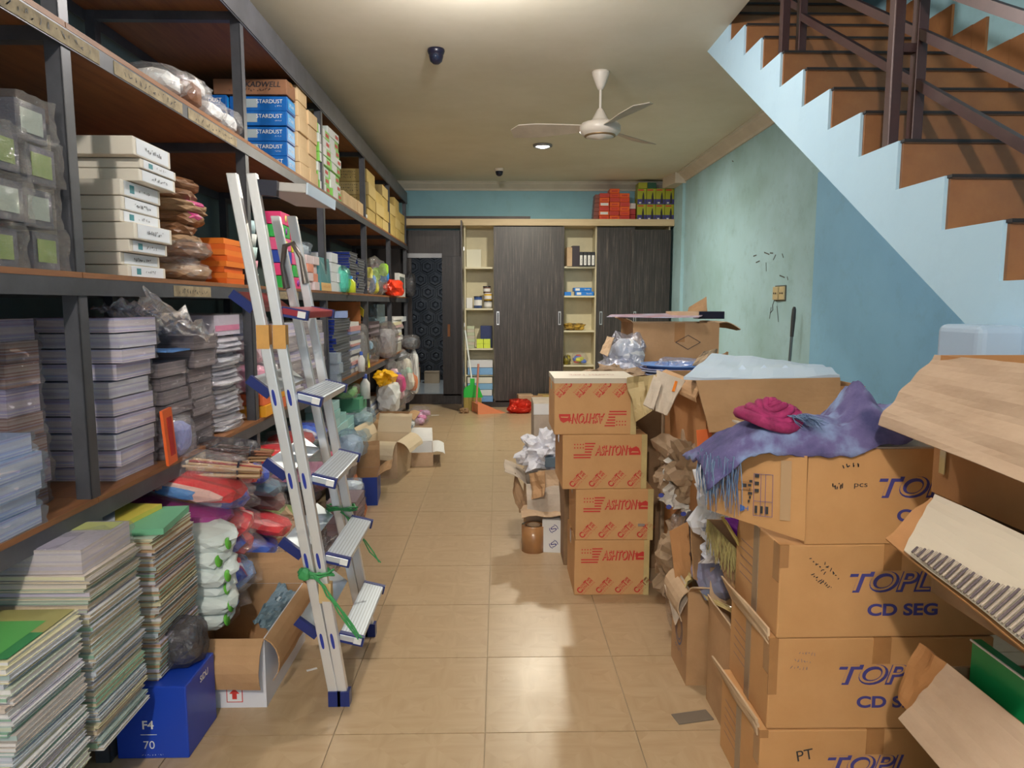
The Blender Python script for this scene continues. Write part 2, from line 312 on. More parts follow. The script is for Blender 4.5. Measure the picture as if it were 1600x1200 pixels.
# ---------------------------------------------------------------- staircase
RZ, RUN = .165, .2695
st = thing('staircase', 'straight staircase with brown tiled steps and light blue sawtooth side', 'staircase', (0, 0, 0))
RI = mat('brown_stair_tile', (.36, .155, .055), .45, col2=(.26, .105, .04), scale=4)
TR = mat('dark_brown_tread_tile', (.13, .07, .04), .4, var=.2); NO = mat('black_nosing', (.02, .015, .015), .5)
K0 = -9
def sy_(k): return 1.915 + RUN * k
def sz_(k): return 1.629 + RZ * k
bm_ = MB()
def sb_(y): return max(0, 1.418 + (y - 2.163) * .6236)
for k in range(K0, 11):
    a0, a1 = sy_(k), min(sy_(k + 1), 4.775); t_ = sz_(k) - .001; xa, xb = 1.38, XR2 - .004
    cuts = [a0] + ([.0 - .111] if a0 < -.111 < a1 else []) + [a1]
    for c0, c1 in zip(cuts, cuts[1:]):
        vs = [(x, y, z) for x in (xa, xb) for (y, z) in ((c0, sb_(c0)), (c1, sb_(c1)), (c1, t_), (c0, t_))]
        bm_.add(vs, [(0, 3, 2, 1), (4, 5, 6, 7), (0, 1, 5, 4), (2, 3, 7, 6)] + ([(0, 4, 7, 3)]))
obj('stair_body', bm_, WS, st)
ub = MB()
for k in range(11, 14): ub.box(1.52, XR2 - .004, sy_(k), sy_(k + 1), ZC + .201, sz_(k) - .001)
obj('upper_stair_body', ub, WS, st)['kind'] = 'stuff'
rim = MB().box(1.392, XR2 - .005, -.012, 0, .0, RZ - .012).mesh('riser'); rim.materials.append(RI)
trm = MB().box(1.392, XR2 - .005, -.02, RUN, 0, .012).mesh('tread'); trm.materials.append(TR)
nom = MB().box(1.387, XR2 - .005, -.024, .02, .004, .0135).mesh('nosing'); nom.materials.append(NO)
for k in range(K0, 14):
    obj('riser', rim, None, st, (0, sy_(k), sz_(k - 1)))
    obj('tread', trm, None, st, (0, sy_(k), sz_(k) - .0125))
    obj('nosing', nom, None, st, (0, sy_(k), sz_(k) - .013))
for k in range(K0, 9): # skirting tile per step
    a0, a1, z_ = sy_(k), sy_(k + 1), sz_(k)
    obj('skirting_tile', MB().box(XR2 - .014, XR2 - .001, a0 + .001 - .13 * 0, a1 - .001, z_, z_ + .135).box(XR2 - .014, XR2 - .001, a1 - .10, a1 - .001, z_ + .135, z_ + RZ + .133), RI, st)
rl = thing('stair_railing', 'dark brown steel railing of twin posts and sloping bars along the open stair side', 'railing', (0, 0, 0))
RS = mat('dark_brown_painted_steel', (.065, .03, .03), .35, metal=.2, var=.15)
for (yy, k) in ((3.60, 6), (2.58, 2), (1.5, -2)):
    z_ = sz_(k)
    for dx in (0, .085): bevel(obj('post', MB().box(1.40 + dx, 1.44 + dx, -.02, .02, 0, 1.0), RS, rl, (0, yy, z_ - .001)), .004)
    obj('spacer_bar', MB().box(1.44, 1.485, -.015, .015, .33, .36), RS, rl, (0, yy, z_))
for (ya, yb, ka) in ((1.5, 2.58, -2), (2.58, 3.60, 2), (3.60, 4.5, 6)):
    for h, X_ in ((.23, 1.50), (.40, 1.50), (.58, 1.46), (.93, 1.46)):
        za = sz_(ka) + h; dz = (yb - ya) * RZ / RUN
        if yb > 4 and h > .3: continue
        mt = None; mb = MB(); a, b = Vector((X_, ya, za)), Vector((X_, yb, za + dz)); n_ = Vector((0, -dz, yb - ya)).normalized() * .016; s_ = Vector((.011, 0, 0))
        vs = [a - s_ - n_, a + s_ - n_, a + s_ + n_, a - s_ + n_, b - s_ - n_, b + s_ - n_, b + s_ + n_, b - s_ + n_]
        obj('rail', mb.add(vs, [(0, 1, 2, 3), (7, 6, 5, 4), (0, 4, 5, 1), (1, 5, 6, 2), (2, 6, 7, 3), (3, 7, 4, 0)]), RS, rl)

# ---------------------------------------------------------------- ceiling fixtures
def downlight(x, y, lab):
    t = thing('ceiling_downlight', lab, 'ceiling lamp', (x, y, ZC))
    obj('trim_ring', MB().lathe([(.075, 0), (.10, -.004), (.10, -.02), (.085, -.028), (.07, -.02), (.07, -.002)], 24), mat('downlight_ring', (.25, .25, .26), .4, metal=.5), t)
    obj('lens', MB().lathe([(.07, -.016), (.04, -.03), (.001, -.034)], 24), mat('lit_lens', (1, 1, 1), .4, emit=((1, .97, .9), 18)), t)
downlight(.47, 7.5, 'small round lit downlight in the far part of the ceiling')
downlight(-.12, 3.45, 'round lit downlight in the ceiling above the aisle, just out of view')
downlight(-.42, -1.25, 'round lit downlight in the ceiling behind the viewer')
fan = thing('ceiling_fan', 'white three-blade ceiling fan with cream motor housing', 'fan', (.74, 5.2, ZC))
FW = mat('ivory_enamel', (.72, .66, .58), .35); FG = mat('fan_blade_enamel', (.50, .44, .36), .4, var=.1)
obj('canopy', MB().lathe([(.001, 0), (.065, 0), (.062, -.02), (.03, -.1), (.016, -.125), (.001, -.125)], 20), FW, fan)
obj('down_rod', MB().tube([(0, 0, -.11), (0, 0, -.34)], .0095, 10), FW, fan)
obj('motor_housing', MB().lathe([(.012, -.25), (.022, -.26), (.06, -.33), (.075, -.345), (.135, -.36), (.148, -.38), (.148, -.41), (.13, -.435), (.10, -.445), (.10, -.452), (.001, -.47)], 28), FW, fan)
obj('trim_band', MB().lathe([(.112, -.439), (.114, -.447), (.10, -.452), (.098, -.444)], 28), mat('brass_band', (.30, .2, .1), .4, metal=.5), fan)
for a in (-72, 48, 168):
    mb = MB(); N = 8; vs = []
    for i in range(N + 1):
        t_ = i / N; r_ = .13 + t_ * .52; wl = .04 + .05 * min(1, t_ * 1.6); tw = .16 - .05 * t_
        sh = 0 if t_ < .9 else (t_ - .9) * .5
        for s in (-1, 1):
            yy = s * wl if s < 0 else wl - sh * 1.2; 
            for dz in (-.003, .003): vs.append((r_, yy, -.385 + yy * tw * 2.2 + dz))
    fs = []
    for i in range(N):
        b0, b1 = i * 4, i * 4 + 4
        fs += [(b0, b0 + 2, b1 + 2, b1), (b0 + 1, b1 + 1, b1 + 3, b0 + 3), (b0, b1, b1 + 1, b0 + 1), (b0 + 2, b0 + 3, b1 + 3, b1 + 2)]
    fs += [(N * 4, N * 4 + 2, N * 4 + 3, N * 4 + 1), (0, 1, 3, 2)]
    obj('blade', mb.add(vs, fs), FG, fan, rot=(0, 0, math.radians(a)))
BK = mat('black_plastic', (.012, .012, .03), .3)
def domecam(x, y, lab, s, col):
    t = thing('security_camera', lab, 'security camera', (x, y, ZC))
    obj('base', MB().lathe([(.001, 0), (.055 * s, 0), (.057 * s, -.012 * s), (.05 * s, -.03 * s), (.045 * s, -.035 * s)], 20), col, t)
    obj('eyeball', MB().lathe([(.045 * s, -.02 * s), (.047 * s, -.045 * s), (.038 * s, -.075 * s), (.02 * s, -.09 * s), (.001, -.093 * s)], 20), BK, t)
    obj('lens', MB().lathe([(.02 * s, 0), (.018 * s, -.01 * s), (.001, -.012 * s)], 16, mt=Matrix.Translation((0, -.036 * s, -.055 * s)) @ Matrix.Rotation(-PI / 2.6, 4, 'X')), mat('lens_glass', (.02, .03, .06), .08), t)
domecam(-.40, 4.78, 'black dome camera on the ceiling near the shelf rack', 1.0, BK)
domecam(.02, 8.8, 'tiny dome camera with cream base at the far end of the ceiling', 1.0, FW)

# ---------------------------------------------------------------- things on the right wall
so = thing('wall_socket_plate', 'yellowed double power socket on the right wall with loose wire', 'socket', (XR, 5.87, 1.49))
IV = mat('yellowed_plastic', (.62, .52, .30), .4)
obj('backing_plate', MB().box(-.008, 0, -.11, .11, -.065, .065), mat('dark_backing', (.1, .1, .09), .6), so)
for y0 in (.0, -.105):
    f_ = bevel(obj('socket_face', MB().box(-.032 if y0 == 0 else -.02, -.006, y0, y0 + .10, -.055, .055), IV, so), .004)
    obj('socket_hole', MB().lathe([(.001, 0), (.008, 0), (.008, .002), (.001, .002)], 10, mt=Matrix.Translation((-.034 if y0 == 0 else -.022, y0 + .03, .0)) @ Matrix.Rotation(-PI / 2, 4, 'Y')).lathe([(.001, 0), (.008, 0), (.008, .002), (.001, .002)], 10, mt=Matrix.Translation((-.034 if y0 == 0 else -.022, y0 + .07, 0)) @ Matrix.Rotation(-PI / 2, 4, 'Y')), BK, f_)
obj('wire', MB().tube([(-.02, .08, -.05), (-.03, .09, -.1), (-.015, .12, -.14), (-.03, .14, -.17)], .003, 6), BK, so)
sc_ = MB()
for (px, py, dx, dy) in ((1194, 394, 8, 4), (1203, 395, 5, 1), (1212, 398, -4, 8), (1222, 396, 2, 7), (1177, 400, 5, -1), (1181, 410, 6, -2), (1197, 410, 0, 14), (1230, 432, 1, 6), (1218, 430, 8, 4), (1205, 480, -3, 18), (1214, 478, 2, 25), (1144, 251, 2, 2)):
    a, b = onX(px, py, XR - .002), onX(px + dx, py + dy, XR - .002); d = (b - a).normalized(); q = Vector((0, -d.z, d.y)) * .007
    sc_.add([a - q * .5, b - q, b + q * .4, a + q], [(0, 1, 2, 3)])
s_ = struct('trim_4', sc_, mat('scuff_marks', (.09, .10, .10), .9))
pl = thing('metal_pole', 'thin grey pole with black grip leaning on the right wall', 'pole', (2.22, 5.35, 0), (0, math.radians(2.4), math.radians(0)))
obj('shaft', MB().tube([(0, 0, 0), (0, 0, 1.18)], .011, 10), mat('grey_tube', (.16, .2, .22), .35, metal=.5), pl)
obj('grip', MB().tube([(0, 0, 1.15), (0, 0, 1.3), (0, 0, 1.36), (0, 0, 1.38)], [.013, .017, .015, .008], 10), mat('dark_rubber', (.05, .055, .06), .6), pl)

# ---------------------------------------------------------------- cabinet along the back wall
PL = wood('pale_birch_board', (.68, .54, .34), (.60, .46, .28), .5, (1.5, 20, 20))
BI = mat('yellowed_white_laminate', (.66, .60, .42), .5, var=.08, scale=3)
def zebra():
    m, nt, b = node_mat('dark_streaked_zebrano_laminate'); L = nt.links.new; b.inputs['Roughness'].default_value = .38
    tc = nt.nodes.new('ShaderNodeTexCoord'); mp = nt.nodes.new('ShaderNodeMapping'); mp.inputs['Scale'].default_value = (30, 30, .7); L(tc.outputs['Object'], mp.inputs[0])
    n = nt.nodes.new('ShaderNodeTexNoise'); n.inputs['Scale'].default_value = 3; n.inputs['Detail'].default_value = 7; n.inputs['Roughness'].default_value = .75; L(mp.outputs[0], n.inputs['Vector'])
    r = nt.nodes.new('ShaderNodeValToRGB'); L(n.outputs[0], r.inputs[0]); e = r.color_ramp.elements
    e[0].position = .35; e[0].color = (.022, .019, .02, 1); e[1].position = .74; e[1].color = (.25, .2, .17, 1); k = e.new(.55); k.color = (.058, .050, .050, 1)
    L(r.outputs[0], b.inputs['Base Color']); return m
ZB = zebra()
CY0, CY1, CT = 9.42, 9.79, 2.43
cb = thing('built_in_cabinet', 'wide built-in cabinet along the back wall with dark sliding doors and pale top', 'cabinet', (0, 0, 0))
obj('top_board', MB().box(-1.25, 2.34, CY0 - .04, CY1, CT, CT + .085), PL, cb)
for x_ in (-.45, -.055, .885, 1.325, 2.31): obj('side_panel', MB().box(x_ - .018 if x_ > 0 else x_, x_ + (.0 if x_ > 0 else .018), CY0 + .05, CY1, .06, CT), BI, cb)
obj('back_panel', MB().box(-.45, 2.31, CY1 - .012, CY1, .06, CT), BI, cb)
obj('plinth', MB().box(-.45, 2.34, CY0 + .02, CY1, 0, .07), DK, cb)
for (xa, xb, zs) in ((-.432, -.073, (1.32, 1.87, .78, .42)), (.885, 1.307, (1.88, 1.49, 1.02, .55))):
    for z_ in zs: obj('shelf', MB().box(xa, xb, CY0 + .055, CY1 - .013, z_, z_ + .022), mat('shelf_edge_cream', (.75, .70, .52), .45), cb)
HM = mat('satin_aluminium', (.65, .66, .68), .3, metal=.8)
def sdoor(xa, xb, yoff, hs, top=CT - .01):
    d = obj('door', MB().box(xa, xb, CY0 + yoff, CY0 + yoff + .018, .09, top), ZB, cb)
    for h in hs:
        hd = obj('handle', MB().box(h - .018, h + .018, CY0 + yoff - .004, CY0 + yoff + .001, 1.12, 1.30).box(h - .009, h + .009, CY0 + yoff - .005, CY0 + yoff - .003, 1.135, 1.285, 1), [HM, INK], d)
sdoor(-.055, .885, 0, (.0, .83)); sdoor(1.325, 1.83, .022, (1.39,)); sdoor(1.78, 2.31, -.0, (1.845,), CT - .05)
od = obj('door', MB().box(-.47, -.452, CY0 - .43, CY0 + .0, .02, CT + .02), DK, cb); od['label'] = 'narrow dark hinged door standing open'
for z_ in (.3, 1.1, 2.1): obj('hinge', MB().box(-.452, -.443, CY0 - .06, CY0 - .01, z_, z_ + .05), HM, od)
br = tag(obj('dark_batten', MB().box(-1.22, .42, CY0 - .03, CY0 + .02, CT + .0855, CT + .12).box(.42, .43, CY0 - .028, CY0 + .018, CT + .0855, CT + .12), wood('rusty_dark_batten', (.06, .045, .05), (.03, .02, .02), .5)), 'long dark batten lying on the cabinet top at its left', 'batten')

# ---------------------------------------------------------------- steel shelf rack on the left wall
XF, XBK = -1.19, -1.90
PY = [.62, 2.04, 3.44, 4.92, 6.45, 7.88, 9.28]
LZ = [.23, .83, 1.49, 2.17, 2.76]
PKW = wood('orange_brown_plywood', (.30, .125, .045), (.19, .075, .03), .55, (12, 1.2, 12))
rk = thing('steel_shelf_rack', 'long grey steel rack with brown plywood shelves along the left wall', 'shelf rack', (0, 0, 0))
pom = MB().box(-.05, 0, 0, .045, 0, 2.8)
for k, (z0, z1) in enumerate(((0, 2.82),)):
    pm = MB().box(-.045, 0, 0, .004, z0, z1).box(-.004, 0, 0, .045, z0, z1).mesh('post'); pm.materials.append(STEEL)
    pm2 = MB().box(0, .045, 0, .045, z0, z1).mesh('post'); pm2.materials.append(STEEL)
for y in PY:
    obj('post', pm, None, rk, (XF - .002, y - .02, 0)); obj('post', pm2, None, rk, (XBK + .0, y - .02, 0))
for i, z in enumerate(LZ):
    obj('front_beam', MB().box(XF - .0015, XF + .003, PY[0] - .1, 9.36, z - .066, z - .016).box(XF - .045, XF - .0015, PY[0] - .1, 9.36, z - .021, z - .017), STEEL, rk)
    obj('back_beam', MB().box(XBK, XBK + .004, PY[0] - .1, 9.36, z - .066, z - .016), STEEL, rk)
    for y in PY: obj('cross_beam', MB().box(XBK + .045, XF - .046, y - .018, y + .02, z - .055, z - .0165), STEEL, rk)
    for a, b in zip(PY, PY[1:]):
        obj('plank', MB().box(XBK + .0, XF + .004 if i < 4 else XF - .01, a + .002, b - .002, z - .016, z), PKW, rk)
obj('top_lip', MB().box(XF + .003, XF + .008, PY[0] - .1, 9.36, 2.70, 2.84), STEEL, rk)
MT = mat('masking_tape', (.30, .24, .15), .8, var=.3, scale=20)
for (x0, x1, z, sd) in ((1.75, 2.20, 2.17, 2), (2.28, 2.75, 2.17, 3), (2.8, 3.3, 2.17, 7), (2.60, 2.93, 1.49, 4), (2.62, 3.1, .83, 5), (3.85, 4.2, 1.49, 6)):
    tp = MB().box(XF + .0035, XF + .005, x0, x1, z - .062, z - .022)
    scribble(tp, (XF + .005, (x0 + x1) / 2, z - .042), (0, 1, 0), (0, 0, 1), (x1 - x0) * .8, .022, 12, 1, .003, sd)
    obj('label_tape', tp, [MT, INK], rk)
for (a, b, z0, z1) in ((4.97, 6.40, .84, 1.42), (4.97, 6.4, .24, .77)):  # orange plywood backs in two bays
    obj('divider_board', MB().box(XBK + .2, XF - .05, b - .06, b - .045, z0, z1), mat('bright_orange_plywood', (.50, .17, .04), .5, var=.15, scale=3), rk)
# ================================================================ builders for goods
def fbm(p, s): return noise.fractal(Vector(p) * s, .8, 2.0, 3)
_sh = {}
def shell_mesh(v, mt, amp=.05, seams=True):        # unit box (base at z=0) of loose wrinkled film with gathered ends
    k = (v, mt.name, amp)
    if k in _sh: return _sh[k]
    bm = bmesh.new(); bmesh.ops.create_cube(bm, size=1.03); bmesh.ops.subdivide_edges(bm, edges=bm.edges[:], cuts=5, use_grid_fill=True)
    rr = random.Random(v)
    for q in bm.verts:
        c = q.co.copy(); n = c.normalized(); d = noise.noise(c * 3.3 + Vector((v * 9.7, 0, 0))) * amp + abs(noise.noise(c * 8 + Vector((0, v * 3.1, 0)))) * amp * .6
        q.co = c + n * d; q.co.z = max(q.co.z + .5, .002 - 0)
    me = bpy.data.meshes.new('plastic_wrap'); bm.to_mesh(me); bm.free(); me.materials.append(mt)
    _sh[k] = me; return me
def wrap(parent, dx, dy, dz, mt=None, v=None, grow=1.0, z=0):
    v = random.randrange(5) if v is None else v
    o = bpy.data.objects.new('plastic_wrap', shell_mesh(v, mt or FILM)); C.objects.link(o); o.parent = parent
    o.scale = (dx * grow, dy * grow, dz * grow); o.location = (0, 0, z); return o
def blockmesh(dx, dy, dz, mats, side=0, top=0, r=.0):
    mb = MB().box(-dx / 2, dx / 2, -dy / 2, dy / 2, 0, dz); mb.m = [top, top, side, side, side, side]
    me = mb.mesh('block')
    for m in mats: me.materials.append(m)
    return me
def place_obj(name, me, loc, rz=0, tilt=(0, 0)):
    o = bpy.data.objects.new(name, me); C.objects.link(o); o.location = loc; o.rotation_euler = (tilt[0], tilt[1], rz); return o
def jit(a): return random.uniform(-a, a)
# a stack of alike flat things; each is its own object with its own label
def stack(name, cat, n, x0, x1, y0, y1, z0, z1, mats, what, where, group, wrapm=None, jx=.012, jr=.03, vary=.0, maker=None, skip=0, gap=.0):
    hs = [1 + jit(vary) for _ in range(n)]; k = (z1 - z0) / sum(hs); z = z0; out = []
    for i in range(n):
        h = hs[i] * k; dx, dy = x1 - x0, y1 - y0; cx, cy = (x0 + x1) / 2 + jit(jx), (y0 + y1) / 2 + jit(jx * .7)
        m = mats[i % len(mats)] if isinstance(mats, list) else mats
        ms = m if isinstance(m, tuple) else (m, m)
        if maker: o = maker(dx, dy, h - gap - .0006, ms, i); o.location = (cx, cy, z); o.rotation_euler = (0, 0, jit(jr))
        else: o = place_obj(name, blockmesh(dx, dy, h - gap - .0006, ms, 0, len(ms) - 1), (cx, cy, z), jit(jr))
        o.name = name
        tag(o, '%s, %s of %s' % (what, place(i, n), where) if n > 1 else what + ' ' + where, cat, group)
        if wrapm: wrap(o, dx, dy, h - gap - .0006, wrapm)
        z += h; out.append(o)
    return out
def bookm(cover, pages, spine=None):
    def mk(dx, dy, h, ms, i):
        t = min(.0018, h * .2); mb = MB()
        mb.box(-dx / 2, dx / 2, -dy / 2, dy / 2, 0, t, 0).box(-dx / 2, dx / 2, -dy / 2, dy / 2, h - t, h, 0).box(-dx / 2 + .003, dx / 2 - .003, -dy / 2 + .003, dy / 2 - .003, t, h - t, 1)
        if i % 2: mb.box(-dx / 2, dx / 2, -dy / 2, -dy / 2 + .002, t, h - t, 2)
        me = mb.mesh('book')
        for m in ms: me.materials.append(m)
        return place_obj('book', me, (0, 0, 0))
    return mk
def bag_mesh(dx, dy, dz, mt, seed, crump=.16, n=3, sharp=.5, flat=True):   # a crumpled bag: lumpy pillow on a flat base
    bm = bmesh.new(); bmesh.ops.create_icosphere(bm, subdivisions=n, radius=1)
    o = Vector((seed * 7.3, seed * 1.7, seed * 4.1))
    for q in bm.verts:
        c = q.co.copy(); k = max(abs(c.x), abs(c.y), abs(c.z)); c = c * (1 + .35 * (1 / k - 1))
        d = noise.noise(c * 1.6 + o) * crump + (abs(noise.noise(c * 4.2 + o)) - .2) * crump * .9 + (abs(noise.noise(c * 9 + o)) - .2) * crump * sharp
        c *= 1 + d
        q.co = Vector((c.x * dx / 2.3, c.y * dy / 2.3, max(0.0, (c.z * .56 + .5) * dz)))
    me = bpy.data.meshes.new('bag'); bm.to_mesh(me); bm.free(); me.materials.append(mt)
    return me
def bag(name, label, cat, loc, dx, dy, dz, mt, seed=1, inner=None, rz=0, crump=.16, group=None, tilt=(0, 0), iname='contents', n=3, isc=.82):
    o = place_obj(name, bag_mesh(dx, dy, dz, mt, seed, crump, n), loc, rz, tilt); tag(o, label, cat, group)
    if inner is not None:
        i = obj(iname, bag_mesh(dx * isc, dy * isc, dz * isc, inner, seed + 3, crump * .6, 2), None, o, (0, 0, .003))
    return o
def sheet_mesh(w_, d_, seed, amp, mt, n=14, sc=5, curl=0, t=0.0):      # crumpled sheet in its own xy plane
    bm = bmesh.new(); bmesh.ops.create_grid(bm, x_segments=n, y_segments=n, size=.5)
    o = Vector((seed * 3.7, seed * 5.1, 0)); rr = random.Random(seed)
    for q in bm.verts:
        c = q.co.copy(); e = 1 + .12 * noise.noise(c * 6 + o)
        z = (abs(noise.noise(c * sc + o)) + .6 * abs(noise.noise(c * sc * 2.3 + o)) - .3) * amp * 2
        q.co = Vector((c.x * w_ * e, c.y * d_ * e, z + curl * (c.x ** 2 + c.y ** 2) * w_))
    me = bpy.data.meshes.new('sheet'); bm.to_mesh(me); bm.free()
    me.materials.append(mt); return me
def crumple(name, label, cat, loc, w_, d_, mt, seed=1, amp=.05, rot=(0, 0, 0), thick=.0012, n=14, sc=5, curl=0, group=None, parent=None):
    o = obj(name, sheet_mesh(w_, d_, seed, amp, mt, n, sc, curl), None, parent, loc, rot)
    if label: tag(o, label, cat, group)
    m = o.modifiers.new('thickness', 'SOLIDIFY'); m.thickness = thick; return o
def pal(*cs): return [mat('tone_%d_%d_%d' % tuple(int(x * 99) for x in c), c, .5) for c in cs]
def tone(c, r=.5): return mat('tone_%d_%d_%d_%d' % (*[int(x * 99) for x in c], int(r * 99)), c, r)
# closed carton with tape and centre seam
def carton(name, label, loc, dx, dy, dz, m=None, rz=0, group=None, tape=TAPE, prints=None, tilt=(0, 0), cat='box', tapeax='x', bev=.004):
    mb = MB().box(-dx / 2, dx / 2, -dy / 2, dy / 2, 0, dz)
    o = place_obj(name, mb.mesh(name), loc, rz, tilt); o.data.materials.append(m or CB); bevel(o, bev, 2); tag(o, label, cat, group)
    if tape:
        w2 = min(.024, dy * .15, dx * .15); tb = MB()
        if tapeax == 'x': tb.box(-dx / 2 - .0015, dx / 2 + .0015, -w2, w2, dz - .0005, dz + .001).box(dx / 2, dx / 2 + .0015, -w2, w2, dz * .75, dz).box(-dx / 2 - .0015, -dx / 2, -w2, w2, dz * .75, dz)
        else: tb.box(-w2, w2, -dy / 2 - .0015, dy / 2 + .0015, dz - .0005, dz + .001).box(-w2, w2, -dy / 2 - .0015, -dy / 2, dz * .72, dz).box(-w2, w2, dy / 2, dy / 2 + .0015, dz * .72, dz)
        t = obj('tape', tb, tape, o); t['kind'] = 'stuff' if False else 'part'; del t['kind']
    if prints:
        pm = MB(); prints(pm, dx, dy, dz); obj('print', pm, [RED, NAVY, INK, PAPER], o)
    return o
# open carton: walls, bottom and four flaps (angle from vertical, outwards)
def openbox(name, label, loc, dx, dy, dz, m=None, inner=None, rz=0, flaps=(('x+', 100, .5), ('x-', 100, .5), ('y+', 100, .5), ('y-', 100, .5)), t=.005, prints=None, cat='box', tilt=(0, 0), group=None, seed=0):
    e = thing(name, label, cat, loc, (tilt[0], tilt[1], rz), group); m = m or CB; inner = inner or m
    w_ = MB().box(-dx / 2, dx / 2, -dy / 2, dy / 2, 0, t)
    w_.box(-dx / 2, dx / 2, -dy / 2, -dy / 2 + t, t, dz).box(-dx / 2, dx / 2, dy / 2 - t, dy / 2, t, dz).box(-dx / 2, -dx / 2 + t, -dy / 2 + t, dy / 2 - t, t, dz).box(dx / 2 - t, dx / 2, -dy / 2 + t, dy / 2 - t, t, dz)
    w_.m = [0, 1, 0, 0, 0, 0] + [0, 0, 0, 0, 1, 0] + [0, 0, 1, 0, 0, 0] + [0, 0, 0, 1, 0, 0] + [0, 0, 0, 0, 0, 1]
    obj('box_body', w_, [m, inner], e)
    for side, ang, ln in flaps:
        ax, sg = side[0], 1 if side[1] == '+' else -1; L_ = dy if ax == 'x' else dx; fl = ln * (dx if ax == 'x' else dy); N = 6
        mb = MB(); vs = []; rr = random.Random(seed + ord(side[0]) + sg)
        for i in range(N + 1):
            for j in range(N + 1):
                a = (i / N - .5) * L_ * (1 - .03 * j / N); b_ = j / N * fl * (1 + rr.uniform(-.02, .02) * (j == N)); th = math.radians(ang) * min(1, .7 + .3 * j / N) + noise.noise(Vector((i * .6 + seed, j * .7, seed))) * .07
                out, up = math.sin(th) * b_, math.cos(th) * b_
                for k_ in (0, 1):
                    q = ((sg * (dx / 2 + out - k_ * t * .8 * math.cos(th) * 1), a, dz + up + k_ * t * .8 * math.sin(th)) if ax == 'x' else (a, sg * (dy / 2 + out - k_ * t * .8 * math.cos(th)), dz + up + k_ * t * .8 * math.sin(th)))
                    vs.append(q)
        def I(i, j, k_): return (i * (N + 1) + j) * 2 + k_
        fs = []; ms = []
        for i in range(N):
            for j in range(N):
                fs.append((I(i, j, 0), I(i + 1, j, 0), I(i + 1, j + 1, 0), I(i, j + 1, 0))); ms.append(0)
                fs.append((I(i, j, 1), I(i, j + 1, 1), I(i + 1, j + 1, 1), I(i + 1, j, 1))); ms.append(1)
        for i in range(N): fs.append((I(i, N, 0), I(i + 1, N, 0), I(i + 1, N, 1), I(i, N, 1))); ms.append(1); fs.append((I(i, 0, 0), I(i, 0, 1), I(i + 1, 0, 1), I(i + 1, 0, 0))); ms.append(1)
        for i in (0, N):
            for j in range(N): fs.append((I(i, j, 0), I(i, j + 1, 0), I(i, j + 1, 1), I(i, j, 1))); ms.append(1)
        mb.add(vs, fs); mb.m = ms; obj('flap', mb, [m, inner], e)
    if prints: pm = MB(); prints(pm, dx, dy, dz); obj('print', pm, [RED, NAVY, INK, PAPER], e)
    return e
# ================================================================ goods on the rack, top shelf first
T1, T2, T3, T4 = LZ[3], LZ[2], LZ[1], LZ[0]
G = 'goods'
# --- shelf z=2.17
SB = mat('shiny_blue_carton', (.01, .12, .42), .3, var=.12); SBE = mat('bright_blue_end', (.02, .33, .75), .3)
LTG = tone((.35, .42, .45))
def stardust(y, x0, x1, n, where, g, ztop):
    for i in range(n):
        h = .085; z = T1 + i * h; o = place_obj('stationery_carton', MB().box(x0, x1, 0, .16, 0, h - .004).mesh('carton'), (jit(.008), y + jit(.01), z), jit(.01)); o.data.materials.append(SB)
        tag(o, 'shiny blue carton with white lettering, %s of %s' % (place(i, n), where), 'box', g); bevel(o, .003)
        pm = MB(); decal(pm, 'STARDUST', (x1 - .10, -.001, h * .62), (1, 0, 0), (0, 0, 1), .022, .15, 0, bold=.004)
        quad(pm, (x0 + .13, -.001, h * .5), (1, 0, 0), (0, 0, 1), -.06, .03, -.024, .024, 1); scribble(pm, (x1 - .05, -.001, h * .32), (1, 0, 0), (0, 0, 1), .04, .008, 5, 0, .002, i)
        quad(pm, (x1, .08, h * .5), (0, 1, 0), (0, 0, 1), -.07, .07, -.03, .03, 2, .0015); decal(pm, 'STAR', (x1 + .001, .08, h * .5), (0, 1, 0), (0, 0, 1), .02, .09, 0)
        obj('print', pm, [PAPER, LTG, SBE], o)
stardust(4.20, -1.545, -1.215, 5, 'pile right of upper rack post', 'blue cartons on the upper shelf', 0)
stardust(4.20, -1.885, -1.56, 5, 'rear blue stack behind the post', 'blue cartons at the back of the upper shelf', 0)
BRC = mat('brown_printed_carton', (.26, .12, .06), .7, var=.1)
def kad(pm, dx, dy, dz):
    decal(pm, 'KADWELL', (.075, -dy / 2 - .001, dz * .65), (1, 0, 0), (0, 0, 1), .030, .20, 2, shear=.2, bold=.01); scribble(pm, (.0, -dy / 2 - .001, dz * .3), (1, 0, 0), (0, 0, 1), .24, .02, 14, 2, .003, 4)
carton('brown_carton', 'brown carton with black lettering on top of the blue carton stack', (-1.42, 4.285, T1 + .427), .42, .17, .085, BRC, prints=kad)
NAT = mat('natural_pine_carton', (.72, .52, .30), .7, col2=(.62, .42, .22), scale=4); NAT2 = mat('yellow_kraft_carton', (.50, .36, .12), .7, var=.12)
def grid(name, cat, ny, nz, x0, x1, y0, y1, z0, h, m, what, where, group, jx=.01, jr=.03, prints=None, tape=None, ragged=None, bev=.003):
    w_ = (y1 - y0) / ny
    for j in range(ny):
        top = nz if ragged is None else ragged[j]
        for i in range(top):
            ms = m[(i + j) % len(m)] if isinstance(m, list) else m
            o = carton(name, '%s, %s in %s column %s' % (what, place(i, top), nth(j), where), ((x0 + x1) / 2 + jit(jx), y0 + w_ * (j + .5), z0 + i * h), x1 - x0, w_ * .96, h * .975, ms, jit(jr), group, tape, prints, cat=cat, bev=bev)
grid('plain_carton', 'box', 2, 5, -1.5, -1.2, 4.385, 4.80, T1, .09, NAT, 'plain kraft carton', 'right of the blue cartons', 'pale kraft cartons on the upper shelf', ragged=[6, 5])
